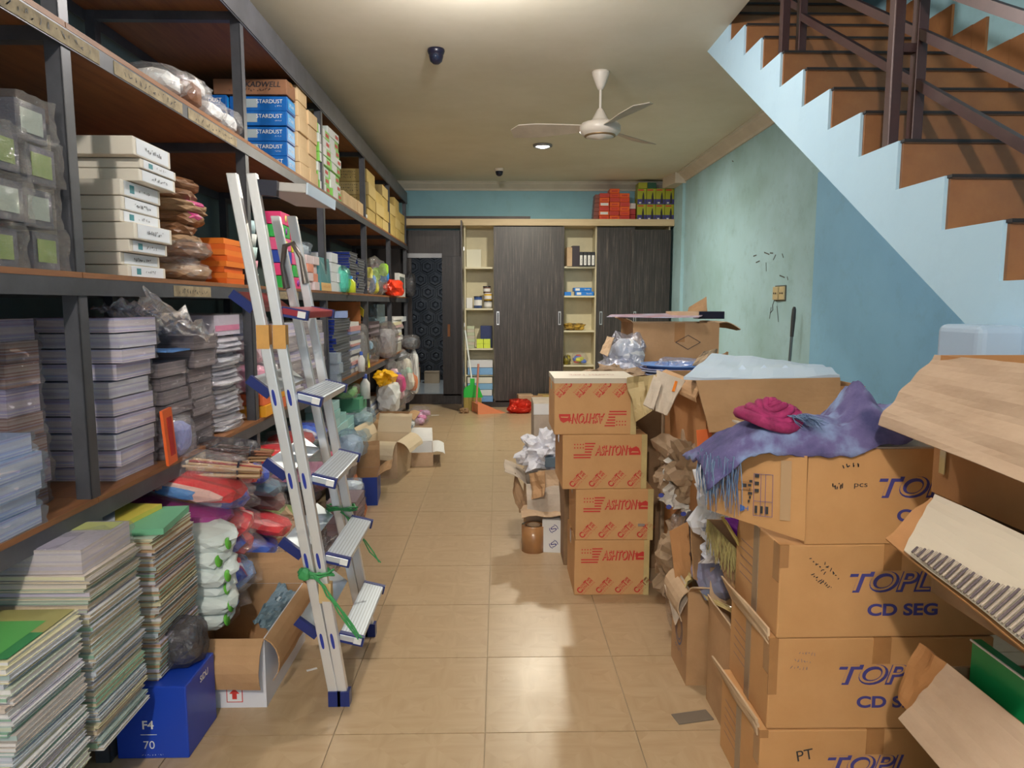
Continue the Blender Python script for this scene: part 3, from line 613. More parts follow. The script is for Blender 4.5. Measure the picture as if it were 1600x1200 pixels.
GR = mat('lime_white_carton', (.25, .62, .10), .4); GW = mat('white_glossy_carton', (.80, .86, .82), .35)
def lime(pm, dx, dy, dz):
    quad(pm, (dx / 2, 0, dz / 2), (0, 1, 0), (0, 0, 1), -dy * .48, dy * .1, -dz * .45, dz * .45, 3); quad(pm, (dx / 2, 0, dz / 2), (0, 1, 0), (0, 0, 1), dy * .15, dy * .42, -dz * .2, dz * .2, 0, .0016)
    quad(pm, (0, -dy / 2, dz / 2), (1, 0, 0), (0, 0, 1), -dx * .48, dx * .1, -dz * .45, dz * .1, 3)
grid('lime_carton', 'box', 2, 7, -1.42, -1.2, 4.84, 5.50, T1, .062, [GR, GR, GW], 'small lime and white carton', 'beside the kraft cartons', 'lime and white cartons on the upper shelf', ragged=[7, 8], prints=lime)
grid('pale_block_carton', 'box', 3, 1, -1.36, -1.2, 5.62, 6.42, T1, .12, NAT, 'low pale carton standing alone', 'right of the lime cartons', 'low pale cartons on the upper shelf')
def yk(pm, dx, dy, dz):
    for k in range(3): scribble(pm, (-.02, -dy / 2 - .001, dz * (.75 - .22 * k)), (1, 0, 0), (0, 0, 1), dx * .5, .012, 8, 2, .004, k)
grid('yellow_kraft_carton', 'box', 6, 4, -1.52, -1.2, 6.62, 9.2, T1, .118, [NAT2, NAT2, mat('kraft_yellow2', (.56, .42, .17), .7)], 'yellowish kraft carton', 'at the far upper shelf end', 'yellow kraft cartons on the upper shelf', prints=yk, ragged=[4, 3, 4, 3, 4, 3])
tag(obj('striped_roll', MB().tube([(-1.24, 6.52, T1 + .035), (-1.24, 6.62, T1 + .035)], .034, 14), stripes('roll_stripes', [(.8, .8, .8), (.05, .05, .08)], 90), None), 'small black and white striped roll before the yellow kraft cartons', 'roll')
for i, (y, dz, inn, lab) in enumerate(((2.72, .10, PAPER, 'small clear bag at the left end of the row above the ladder'), (2.92, .13, tone((.22, .08, .03)), 'clear bag with brown goods lying on the upper shelf edge'), (3.12, .10, PAPER, 'clear bag with white goods beside the brown one'), (3.30, .10, PAPER, 'crinkled clear bag against the rack post on the upper shelf'))):
    bag('clear_bag', lab, 'bag', (-1.27, y, T1), .24, .22, dz, FILM, 20 + i, inn, crump=.22)
bag('clear_bag', 'clear bag with white goods lying on top of the brown one', 'bag', (-1.29, 3.04, T1 + .085), .2, .2, .07, FILM, 26, PAPER, crump=.25)
# --- shelf z=1.49
DKW = tone((.05, .055, .08), .35); GRN = tone((.18, .28, .05))
k = 0
for (y0, y1, zs, g) in ((1.70, 1.84, (0, .115, .235), GRN), (1.845, 1.98, (0, .11, .22, .33), DKW)):
    for i, z in enumerate(zs):
        o = place_obj('wrapped_bundle', blockmesh(.34, y1 - y0 - .02, .098, (DKW, g)), (-1.38 + jit(.01), (y0 + y1) / 2, T2 + z), jit(.05))
        q = obj('label_panel', MB().box(.171, .173, -.04, .04, .02, .08), tone((.35, .42, .36)) if i % 2 else GRN, o)
        tag(o, 'dark bundle in crinkled film, %s of %s wrapped column near the left post' % (place(i, len(zs)), 'left' if y0 < 1.8 else 'right'), 'bundle', 'film wrapped bundles on the middle shelf'); wrap(o, .36, y1 - y0, .112, FILM); k += 1
tag(place_obj('wrapped_bundle', blockmesh(.34, .2, .16, (DKW, GRN)), (-1.40, 1.55, T2), .05), 'grey bundle in clear film at the left edge of the middle shelf', 'bundle')
wrap(C.objects[-1] if False else bpy.data.objects['wrapped_bundle'], .001, .001, .001) if False else None
WCB = mat('white_carton', (.72, .67, .58), .6, var=.06, scale=3); WLB = mat('white_label', (.74, .78, .84), .55)
zz = [.0, .042, .084, .126, .182, .222, .268, .322, .365, .398, .46]
n_ = 10
for i in range(n_):
    z0, z1 = zz[i], zz[i + 1]; off = [-.03, -.05, -.02, .0, -.04, -.04, -.035, .0, .005, .01][i]; yy = 2.50 + [0, .0, .0, -.0, .0, .0, .0, .05, .05, .0][i]
    o = place_obj('flat_white_carton', MB().box(-.23, .23, -.12, .15, 0, z1 - z0 - .002).mesh('c'), (-1.435 + off, yy, T2 + z0), jit(.02)); o.data.materials.append(WCB); bevel(o, .003)
    tag(o, 'flat white carton with written end label, %s of the tall middle shelf pile' % place(i, n_), 'box', 'flat white cartons on the middle shelf')
    pm = MB(); h = z1 - z0; quad(pm, (.23, .0, h / 2), (0, 1, 0), (0, 0, 1), -.10, .13, -h * .42, h * .42, 0); 
    if i % 2: scribble(pm, (.2315, .02, h * .5), (0, 1, 0), (0, 0, 1), .12, h * .3, 9, 1, .0035, i)
    else: quad(pm, (.2305, -.05, h * .5), (0, 1, 0), (0, 0, 1), -.015, .015, -h * .25, h * .25, 2); scribble(pm, (.2315, .03, h * .5), (0, 1, 0), (0, 0, 1), .08, h * .3, 5, 1, .002, i)
    obj('end_label', pm, [WLB, INK, tone((.05, .25, .3))], o)
BRB = tone((.20, .09, .04), .4); PKB = tone((.55, .06, .22), .4)
for i in range(9):
    z = i * .045; r = random.Random(i); big = i < 3
    o = place_obj('brown_bag', bag_mesh(.34, .30 + (.05 if i % 3 == 0 else 0), .06 if not big else .075, BRB if i % 3 else CBD, 40 + i, .12), (-1.38 + r.uniform(-.02, .03), 2.93 + r.uniform(-.02, .02), T2 + z), r.uniform(-.1, .1))
    tag(o, 'brown packet of goods in the leaning pile right of the white cartons, %s' % place(i, 9), 'packet', 'brown packets on the middle shelf')
    if i in (5, 6): obj('pink_insert', bag_mesh(.3, .27, .04, PKB, 60 + i, .1, 2), None, o, (.02, 0, .02))
    if big: obj('plastic_wrap', bag_mesh(.38, .36, .085, FILM, 50 + i, .15, 2), None, o, (.0, 0, -.0))
OR = tone((.75, .13, .01), .35)
stack('orange_folder', 'folder', 8, -1.45, -1.2, 3.14, 3.36, T2, T2 + .20, [OR, tone((.8, .2, .02), .35)], 'bright orange folder pack', 'stack left of the ladder', 'orange folders on the middle shelf', jx=.008)
cup = [tone((.55, .75, .78)), tone((.75, .35, .42)), tone((.6, .8, .76)), tone((.75, .78, .74))]
for i in range(5):
    mb = MB().lathe([(.001, 0), (.03, 0), (.04, .062), (.036, .062), (.028, .006), (.001, .006)], 14)
    o = place_obj('paper_cup', mb.mesh('cup'), (-1.26, 3.62, T2 + .066 * i)); o.data.materials.append(cup[i % 4]); tag(o, 'pastel cup behind the ladder rails, %s of the column' % place(i, 5), 'cup', 'pastel cups on the middle shelf')
cubc = [tone((.03, .45, .08), .4), tone((.85, .06, .22), .4), tone((.03, .08, .45), .4), tone((.85, .12, .3), .4), tone((.75, .7, .05), .4)]
for j, (n_, yy) in enumerate(((6, 4.12), (6, 4.33))):
    for i in range(n_ - (0 if j == 0 else 1)):
        m = cubc[[0, 1, 2, 3, 0, 1][i] if j == 0 else [1, 0, 3, 4, 1][i]]; s_ = .072
        o = place_obj('gift_cube', MB().box(-.05, .05, -.09, .09, 0, s_ - .003).mesh('cube'), (-1.27, yy, T2 + i * s_), jit(.06)); o.data.materials.append(m); bevel(o, .003)
        f = obj('side_motif', MB().lathe([(.001, .001), (.02, .001), (.02, .002), (.001, .002)], 12, mt=Matrix.Translation((.05, .0, .036)) @ Matrix.Rotation(PI / 2, 4, 'Y')), tone((.85, .75, .2) if i % 2 else (.3, .05, .4)), o)
        tag(o, 'small bright gift cube, %s of the %s column right of the ladder top' % (place(i, n_ - j), 'left' if j == 0 else 'right'), 'gift box', 'coloured gift cubes on the middle shelf')
PKG = tone((.70, .58, .60), .55)
grid('pinkish_carton', 'box', 2, 4, -1.4, -1.2, 4.46, 4.74, T2, .055, [PKG, PKG, tone((.78, .3, .2))], 'small pinkish white carton', 'beside the gift cubes', 'pinkish cartons on the middle shelf', ragged=[4, 4])
tl = tag(place_obj('display_book', MB().box(-.02, .0, -.14, .14, 0, .225).mesh('b'), (-1.185, 4.9 - .0, T2), 0, (0, -.06)), 'teal display book with orange band standing upright at the shelf edge', 'book'); tl.data.materials.append(tone((.10, .30, .33), .35))
pm = MB(); quad(pm, (0, 0, 0), (0, 1, 0), (0, 0, 1), -.14, .14, 0, .055, 0); 
for k in range(5): pm.add([Vector((.0015, -.13 + .01 * k, .21 - .005 * k)), Vector((.0015, -.12 + .01 * k, .21 - .005 * k)), Vector((.0015, .06 + .015 * k, .06 + .02 * k)), Vector((.0015, .05 + .015 * k, .06 + .02 * k))], [(0, 1, 2, 3)], 1)
scribble(pm, (.002, 0, .03), (0, 1, 0), (0, 0, 1), .2, .02, 12, 2, .004, 3); obj('cover_print', pm, [tone((.80, .5, .2)), tone((.35, .55, .55)), tone((.7, .3, .1))], tl)
bag('clear_bag', 'pale crinkled bag lying on top of the pinkish cartons', 'bag', (-1.32, 4.65, T2 + .222), .22, .36, .09, FILMB, 31, PAPER)
WHC = tone((.75, .79, .84), .5)
grid('white_small_carton', 'box', 2, 4, -1.42, -1.2, 5.1, 5.48, T2, .07, WHC, 'small bright white carton', 'right of the teal book', 'white cartons on the middle shelf', ragged=[4, 3])
bag('clear_bag', 'mint tinted bag at the front of the white cartons', 'bag', (-1.2, 5.45, T2), .14, .2, .19, film('mint_film', (.5, .95, .85), .3), 33, tone((.3, .7, .65)))
def bottle(name, lab, loc, r, h, body, capc, grp=None, cat='bottle'):
    t = thing(name, lab, cat, loc, group=grp); obj('bottle_body', MB().lathe([(.001, 0), (r, 0), (r, h * .62), (r * .45, h * .78), (r * .4, h * .85)], 14), body, t)
    obj('cap', MB().lathe([(r * .45, h * .82), (r * .45, h), (.001, h)], 12), capc, t); return t
bottle('squeeze_bottle', 'little yellow bottle with blue cap before the blue folders', (-1.17, 5.62, T2), .04, .13, tone((.75, .85, .05), .3), tone((.02, .3, .8), .3))
BLF = mat('royal_blue_plastic', (.012, .03, .22), .25); BLG = mat('grey_folder_edge', (.16, .17, .20), .35)
def foldm(dx, dy, h, ms, i):
    mb = MB().box(-dx / 2, dx / 2, -dy / 2, dy / 2, 0, h * .82); mb.m = [0, 0, 0, 1, 0, 1]; mb.box(-dx / 2 + .004, dx / 2 + .006, -dy / 2 + .004, dy / 2 - .004, h * .82, h, 1)
    me = mb.mesh('folder'); me.materials.append(ms[0]); me.materials.append(ms[1]); return place_obj('folder', me, (0, 0, 0))
stack('blue_folder', 'folder', 15, -1.5, -1.2, 5.72, 6.02, T2, T2 + .33, [(BLF, BLG)], 'royal blue folder in film', 'left blue column on the middle shelf', 'blue folders on the middle shelf', maker=foldm, jx=.01)
stack('blue_folder', 'folder', 13, -1.5, -1.2, 6.06, 6.36, T2, T2 + .30, [(BLF, BLG)], 'royal blue folder in film', 'right blue column on the middle shelf', 'blue folders on the middle shelf', maker=foldm, jx=.01)
def toy_bag(name, lab, loc, dx, dy, dz, cols, seed, outer=FILM, tilt=(0, 0)):
    o = bag(name, lab, 'bag', loc, dx, dy, dz, outer, seed, crump=.2, tilt=tilt)
    r = random.Random(seed)
    for i, c in enumerate(cols * 3):
        s = min(dx, dy) * .32; obj('item', bag_mesh(s * 1.5, s * 1.3, dz * .34, tone(c, .4), seed + i, .2, 2), None, o, (r.uniform(-.28, .28) * dx, r.uniform(-.3, .3) * dy, r.uniform(.04, .55) * dz))
    return o
toy_bag('toy_bag', 'tall clear bag of yellow and green toys with blue spots', (-1.27, 7.35, T2), .24, .7, .37, [(.75, .75, .05), (.35, .65, .05), (.02, .2, .6)], 71)
toy_bag('toy_bag', 'clear bag of red and brown goods right of the blue folders', (-1.25, 6.65, T2), .2, .32, .15, [(.5, .08, .05), (.6, .5, .3)], 73, FILMG)
tag(place_obj('white_small_carton', blockmesh(.2, .22, .11, (WHC,)), (-1.35, 6.62, T2 + .155)), 'white carton above the bag of red goods on the middle shelf', 'box')
bag('red_net_bag', 'bright orange-red bag bulging over the middle shelf edge', 'bag', (-1.17, 7.95, T2), .2, .75, .17, tone((.9, .06, .02), .3), 75, crump=.25)
o = tag(place_obj('foam_board_pack', MB().box(-.05, 0, -.28, .28, 0, .28).mesh('b'), (-1.185, 8.75, T2)), 'upright pack of white foam frames near the far end of the middle shelf', 'frame'); o.data.materials.append(PAPER)
obj('dark_insert', MB().box(0.0005, .002, -.2, .2, .06, .24), tone((.12, .15, .15)), o)
bag('smoky_bag', 'smoky clear bag hanging over the far end of the middle shelf', 'bag', (-1.14, 9.15, T2), .16, .3, .3, FILMD, 77, tone((.06, .06, .08)))
# --- shelf z=.83
LAV = stripes('lavender_book_edges', [(.58, .52, .76), (.72, .68, .86), (.48, .42, .70), (.80, .72, .80), (.60, .62, .88), (.86, .80, .86)], 260)
WRM = stripes('warm_book_edges', [(.50, .35, .30), (.6, .48, .42), (.42, .22, .18), (.65, .55, .5), (.48, .42, .5)], 240)
GRY = stripes('grey_book_edges', [(.40, .36, .38), (.48, .44, .46), (.34, .31, .34), (.52, .47, .48)], 240)
CVR = [tone((.45, .4, .6)), tone((.6, .55, .65)), tone((.35, .4, .62)), tone((.62, .5, .5))]
stack('wrapped_book_pack', 'book pack', 8, -1.62, -1.3, 1.86, 2.0, T3, T3 + .53, [(WRM, CVR[1]), (LAV, CVR[0]), (WRM, CVR[3])], 'film-wrapped book pack with warm edges', 'column left of the near post', 'wrapped book packs on the third shelf', FILMG, vary=.15)
stack('wrapped_book_pack', 'book pack', 5, -1.55, -1.2, 1.52, 1.80, T3, T3 + .24, [(LAV, CVR[2])], 'shiny film-wrapped lavender book pack', 'front pile at the left frame edge', 'wrapped book packs on the third shelf', FILMB, vary=.1)
stack('wrapped_book_pack', 'book pack', 10, -1.5, -1.215, 2.24, 2.48, T3, T3 + .53, [(LAV, CVR[0]), (LAV, CVR[1]), (stripes('white_lav', [(.6, .62, .75), (.7, .7, .78), (.5, .48, .68)], 200), CVR[2])], 'film-wrapped lavender exercise book pack', 'tall column right of the near post', 'wrapped book packs on the third shelf', FILM, vary=.12, jx=.02, jr=.06, gap=.004)
stack('wrapped_grey_pack', 'book pack', 7, -1.5, -1.21, 2.53, 2.745, T3, T3 + .36, [(GRY, tone((.5, .47, .5)))], 'grey film-wrapped pack', 'left grey column', 'grey packs on the third shelf', FILMG, vary=.15, jx=.018, gap=.004)
stack('wrapped_grey_pack', 'book pack', 7, -1.5, -1.21, 2.76, 2.965, T3, T3 + .45, [(GRY, tone((.5, .47, .5)))], 'grey film-wrapped pack', 'right grey column', 'grey packs on the third shelf', FILMG, vary=.15, jx=.018, gap=.004)
crumple('loose_film', 'long sheet of crinkled clear film draped from the lavender book column', 'plastic film', (-1.25, 2.62, T3 + .505), .22, .50, FILMW, 5, .035, (.32 - .62, -.1, 0), n=18, sc=6)
crumple('yellow_blue_booklet', 'thin booklet with yellow and blue cover on the left grey column', 'booklet', (-1.3, 2.64, T3 + .40), .2, .2, tone((.1, .25, .6)), 9, .004, (0, 0, 0), .006, 4)
o = tag(place_obj('orange_pen_set', MB().box(-.01, .0, -.035, .035, 0, .20).mesh('b'), (-1.17, 2.49, T3), 0, (.08, -.03)), 'upright bright orange pencil pack leaning on the lavender books', 'pencil pack'); o.data.materials.append(tone((.85, .14, .03), .35))
obj('dark_print', MB().box(.0005, .002, -.012, .022, .03, .17), tone((.5, .02, .02)), o)
bag('clear_bag', 'clear bag of blue lids beside the orange pencil pack', 'bag', (-1.22, 2.62, T3), .14, .22, .15, FILM, 35, tone((.25, .28, .6)))
FB = tone((.52, .50, .56), .4)
for i in range(20):
    r = random.Random(i + 5); o = place_obj('flat_packet', bag_mesh(.34, .46, .030, FB if i % 3 else tone((.62, .62, .72), .4), 90 + i % 7, .1, 2), (-1.36 + r.uniform(-.02, .02), 3.2 + r.uniform(-.015, .015), T3 + i * .0205), r.uniform(-.06, .06))
    tag(o, 'flat crinkled grey packet, %s of the tall pile left of the ladder' % place(i, 20), 'packet', 'flat grey packets on the third shelf')
    obj('plastic_wrap', bag_mesh(.37, .49, .034, FILM, 80 + i % 5, .2, 2) if i < 5 else bpy.data.meshes['bag.%03d' % 0] if False else bag_mesh(.37, .49, .034, FILM, 80 + i % 5, .2, 2), None, o)
o = tag(place_obj('pink_print_pack', blockmesh(.25, .3, .09, (tone((.65, .6, .72)), PAPER)), (-1.36, 3.22, T3 + .43)), 'white pack with pink print on top of the flat grey packets', 'packet'); obj('pink_band', MB().box(.1255, .127, -.14, .14, .02, .045), tone((.8, .2, .4)), o); wrap(o, .26, .31, .095)
for i, (y, z, c) in enumerate(((3.55, 0.13, (.80, .35, .5)), (3.6, .27, (.85, .6, .68)), (3.72, .13, (.85, .8, .85)), (3.58, .38, (.35, .42, .72)))):
    bag('doll_bag', ['lower pink doll bag left of the ladder', 'upper pale pink doll bag left of the ladder', 'white doll bag beside the pink ones', 'lilac doll bag on top of the pink ones'][i], 'toy', (-1.26, y, T3 + z - .0), .2, .24, .14, FILM, 110 + i, tone(c, .5), isc=.93)
YO = tone((.85, .38, .02), .4)
grid('yellow_box', 'box', 2, 2, -1.36, -1.18, 3.5, 3.9, T3, .06, [YO, tone((.8, .16, .05), .4)], 'small yellow-orange box', 'on the shelf behind the ladder foot rail', 'yellow boxes on the third shelf', tape=None)
stack('wrapped_grey_pack', 'book pack', 6, -1.5, -1.21, 3.98, 4.3, T3, T3 + .46, [(GRY, PAPER), (LAV, PAPER)], 'pale pack seen between the ladder rails', 'column behind the ladder', 'pale packs behind the ladder', FILM, vary=.2)
stack('wrapped_grey_pack', 'book pack', 6, -1.5, -1.21, 4.42, 4.85, T3, T3 + .46, [(LAV, PAPER), (GRY, PAPER)], 'lilac grey wrapped pack', 'column right of the ladder', 'pale packs behind the ladder', FILM, vary=.2)
stack('clear_box_pack', 'packet', 3, -1.36, -1.14, 4.98, 5.1, T3, T3 + .22, [(tone((.6, .6, .64)),)], 'low pale clear-wrapped packet', 'pile at the post right of the ladder', 'pale packets by the post', FILMB)
stack('blue_folder', 'folder', 20, -1.5, -1.2, 5.14, 5.66, T3, T3 + .46, [(BLF, BLG)], 'dark blue folder', 'tall blue stack on the third shelf', 'blue folders on the third shelf', maker=foldm, jx=.012)
tag(place_obj('magazine_bundle', blockmesh(.34, .5, .05, (tone((.3, .4, .7)), tone((.2, .45, .8)))), (-1.37, 5.6, T3 + .465), .2), 'blue magazines lying askew on the tall blue stack', 'magazine')
stack('magazine', 'magazine', 14, -1.46, -1.2, 5.72, 6.1, T3, T3 + .42, pal((.5, .5, .52), (.25, .3, .5), (.6, .3, .3), (.7, .7, .7), (.15, .15, .2)), 'thin magazine', 'mixed stack right of the tall blue stack', 'magazines on the third shelf', vary=.4)
bag('grey_bag', 'clear grey bag around papers at the right of the magazines', 'bag', (-1.24, 6.25, T3), .2, .28, .38, FILMG, 121, tone((.35, .36, .36)))
bottle('glue_bottle', 'white bottle with blue label before the magazines', (-1.16, 5.93, T3), .03, .17, PAPER, tone((.03, .1, .5)))
tag(place_obj('price_card', MB().box(0, .003, -.04, .04, 0, .13).mesh('b'), (-1.165, 6.3, T3), 0, (0, -.1)), 'bright yellow price card leaning at the shelf edge', 'card').data.materials.append(tone((.9, .8, .03)))
tag(place_obj('hanging_tag', MB().box(0, .003, -.06, .06, 0, .07).mesh('b'), (-1.23, 6.32, T3 + .47), .5, (.3, 0)), 'yellow paper tag sticking out above the magazine stack', 'tag').data.materials.append(tone((.85, .7, .05)))
stack('disc_case', 'disc case', 5, -1.5, -1.2, 6.55, 7.1, T3 + .26, T3 + .40, [tone((.08, .06, .07), .3), tone((.25, .2, .24), .3)], 'dark round-edged case', 'pile above the pink goods on the third shelf', 'dark cases on the third shelf', vary=.2)
toy_bag('toy_bag', 'clear bag of pink and black goods on the third shelf', (-1.28, 6.85, T3), .26, .6, .26, [(.6, .12, .25), (.05, .05, .06), (.3, .5, .7)], 131)
bag('grey_bag', 'big grey-white crinkled bag on the third shelf', 'bag', (-1.2, 7.5, T3), .28, .62, .36, FILMG, 133, tone((.6, .6, .64)))
tag(place_obj('clear_tank', MB().box(-.3, 0, -.25, .25, 0, .2).mesh('b'), (-1.22, 7.35, T3 + .37)), 'pale translucent container high in the fourth rack bay', 'container').data.materials.append(film('tank', (.7, .85, .9), .35, .1, .3))
stack('paper_ream', 'paper', 10, -1.5, -1.2, 8.0, 8.7, T3 + .1, T3 + .42, pal((.7, .72, .76), (.8, .8, .82), (.6, .4, .4), (.75, .7, .5)), 'white paper sheaf', 'pile in the far bay of the third shelf', 'paper sheaves on the third shelf', vary=.4, jx=.02)
tag(place_obj('low_carton', blockmesh(.32, .7, .1, (tone((.45, .42, .36)),)), (-1.36, 8.35, T3)), 'low grey carton under the paper sheaves in the far bay', 'box')
bag('crinkled_bag', 'crinkled clear bag bulging past the far end of the third shelf', 'bag', (-1.12, 8.95, T3), .26, .45, .17, FILMG, 137, tone((.15, .2, .25)))
tag(place_obj('white_carton_lid', blockmesh(.32, .5, .06, (WHC,)), (-1.36, 8.95, T3 + .35)), 'white lid lying high in the far bay of the third shelf', 'lid')
stack('paper_pile', 'paper', 8, -1.5, -1.25, 8.75, 9.2, T3 + .0, T3 + .345, pal((.55, .5, .5), (.7, .68, .66)), 'grey paper pad', 'pile under the white lid', 'paper pads on the third shelf', vary=.3)
# --- lowest shelf z=.23: book stacks overhanging the edge
PG = mat('book_pages', (.60, .50, .36), .8, var=.1, scale=30)
bcols = [tone(c, .4) for c in ((.45, .50, .42), (.50, .52, .60), (.62, .58, .40), (.35, .45, .45), (.50, .45, .55), (.62, .62, .64), (.25, .42, .32), (.58, .50, .45), (.50, .55, .62), (.42, .38, .36))]
def bk(pages):
    def mk(dx, dy, h, ms, i): return bookm(None, None)(dx, dy, h, (random.choice(bcols), pages, random.choice(bcols)), i)
    return mk
WP = mat('white_pages', (.66, .64, .64), .8, var=.06, scale=40); OP = mat('tan_pages', (.48, .30, .17), .8, var=.12, scale=40)
ba = stack('book', 'book', 34, -1.46, -1.05, 1.43, 1.69, T4, .64, [(WP,)], 'softcover book', 'nearest pile at the lower left', 'books in the nearest pile', maker=bk(WP), jx=.007, vary=.35, jr=.02)
cv = MB(); quad(cv, (0, 0, 0), (1, 0, 0), (0, 1, 0), -.2, .2, -.125, .0, 0); quad(cv, (0, 0, 0), (1, 0, 0), (0, 1, 0), -.2, .2, .0, .125, 1); quad(cv, (0, 0, 0), (1, 0, 0), (0, 1, 0), .02, .17, -.125, .06, 2, .0015)
obj('cover_print', cv, [tone((.03, .20, .07)), tone((.30, .28, .10)), tone((.08, .32, .08))], ba[-1], (0, 0, .0118)); 
stack('book', 'book', 42, -1.50, -1.05, 1.735, 1.985, T4, .71, [(PG,)], 'softcover book', 'middle pile at the lower left', 'books in the middle pile', maker=bk(PG), jx=.008, vary=.35, jr=.02)
o = stack('wrapped_book_pack', 'book pack', 1, -1.40, -1.06, 1.74, 1.98, .7105, .775, [(stripes('top_pack_edges', [(.6, .52, .5), (.66, .6, .62), (.55, .5, .6)], 200), tone((.48, .45, .55)))], 'film-wrapped book pack with lilac and green cover', 'lying on the middle book pile', None, FILM)[0]
obj('cover_print', MB().box(-.12, .1, -.11, .02, .0645, .0655).box(-.16, .16, .04, .11, .0645, .0655, 1), [tone((.35, .33, .45)), tone((.45, .5, .2))], o)
stack('book', 'book', 40, -1.40, -1.05, 2.075, 2.35, T4, .69, [(OP,)], 'softcover book', 'right pile at the lower left', 'books in the right pile', maker=bk(OP), jx=.008, vary=.35, jr=.02)
tag(place_obj('green_booklet', blockmesh(.3, .25, .02, (tone((.15, .42, .25)), tone((.2, .45, .28)))), (-1.2, 2.22, .6905), .12), 'green booklet lying on the right book pile', 'booklet')
tag(place_obj('yellow_booklet', blockmesh(.26, .2, .016, (tone((.7, .6, .1)), tone((.55, .55, .1)))), (-1.28, 2.24, .711), -.1), 'yellow booklet topmost on the right book pile', 'booklet')
tag(place_obj('grey_booklet', blockmesh(.13, .2, .012, (tone((.5, .55, .65)), tone((.32, .40, .52)))), (-1.26, 2.12, .7285), .5), 'small blue-grey booklet lying askew on the yellow booklet', 'booklet')
tag(place_obj('yellow_pad', blockmesh(.36, .2, .03, (PG, tone((.55, .5, .15)))), (-1.23, 1.30, T4), .05), 'yellow covered pad on the lowest shelf before the nearest pile', 'pad')
for i in range(6):
    r = random.Random(i); o = place_obj('white_green_packet', bag_mesh(.26, .20, .075, tone((.66, .73, .72), .45), 140 + i, .13, 3), (-1.10 + .02 * (i % 2), 2.50 + r.uniform(-.01, .01), .235 + i * .058), r.uniform(-.1, .1), (.25, .12))
    tag(o, 'white plastic packet with green logo, %s of the pile right of the books' % place(i, 6), 'packet', 'white and green packets')
    obj('green_spot', MB().lathe([(.001, .001), (.022, .001), (.022, .003), (.001, .003)], 12, mt=Matrix.Translation((.10, -.05, .045)) @ Matrix.Rotation(1.2, 4, 'Y')), tone((.15, .55, .06)), o)
# ================================================================ ladder
AL = mat('brushed_aluminium', (.78, .78, .80), .32, metal=.55, bump=.05, bscale=40, stretch=(60, 60, 1))
AL2 = mat('grooved_tread_aluminium', (.62, .68, .76), .35, metal=.6); BLP = mat('dark_blue_plastic', (.012, .025, .16), .35)
MAR = mat('maroon_step_coating', (.30, .015, .03), .35)
ld = thing('stepladder', 'folded aluminium double-sided stepladder with dark blue feet leaning against the rack', 'ladder', (0, 0, 0))
YN, YFr = 2.325, 2.84
def lx(z): return -.540 - .150 * z       # centre line of the front rail
def rail_mb(y0, y1, dx, zt):
    mb = MB(); w_ = .017; vs = []
    for z, y in ((.045, y0), (zt, y1)):
        x = lx(z) + dx * (z / 1.82); vs += [(x - w_, y - .013, z), (x + w_, y - .013, z), (x + w_, y + .013, z), (x - w_, y + .013, z)]
    return mb.add(vs, [(3, 2, 1, 0), (4, 5, 6, 7), (0, 1, 5, 4), (1, 2, 6, 5), (2, 3, 7, 6), (3, 0, 4, 7)])
for (ya, yb) in ((YN, YN + .07), (YFr, YFr - .05)):
    for s, off, sp in (('front', 0, 0), ('rear', -.032, -.033)):
        mb = rail_mb(ya, yb, sp, 1.83 if ya == YN else 1.74)
        mb.v = [(x + off, y, z) for x, y, z in mb.v]
        r_ = bevel(obj('rail', mb, AL, ld), .003)
        obj('rail_slot', MB().add([(x + off + (.0), y - .0135 if ya == YN else y - .0135, z) for x, y, z in [(lx(z) + sp * z / 1.82 + sx * .0018, ya + (yb - ya) * (z - .045) / 1.78, z) for z in (.1, 1.7) for sx in (-1, 1)]], [(0, 1, 3, 2)]), mat('slot_shadow_grey', (.3, .3, .33), .5, metal=.4), r_) if False else None
        obj('foot', MB().box(lx(.02) + off - .021, lx(.02) + off + .021, ya - .018, ya + .018, 0, .055), BLP, ld)
def ldp(z, dz, mb): return mb
tread_z = [.25, .535, .815, 1.10, 1.39]
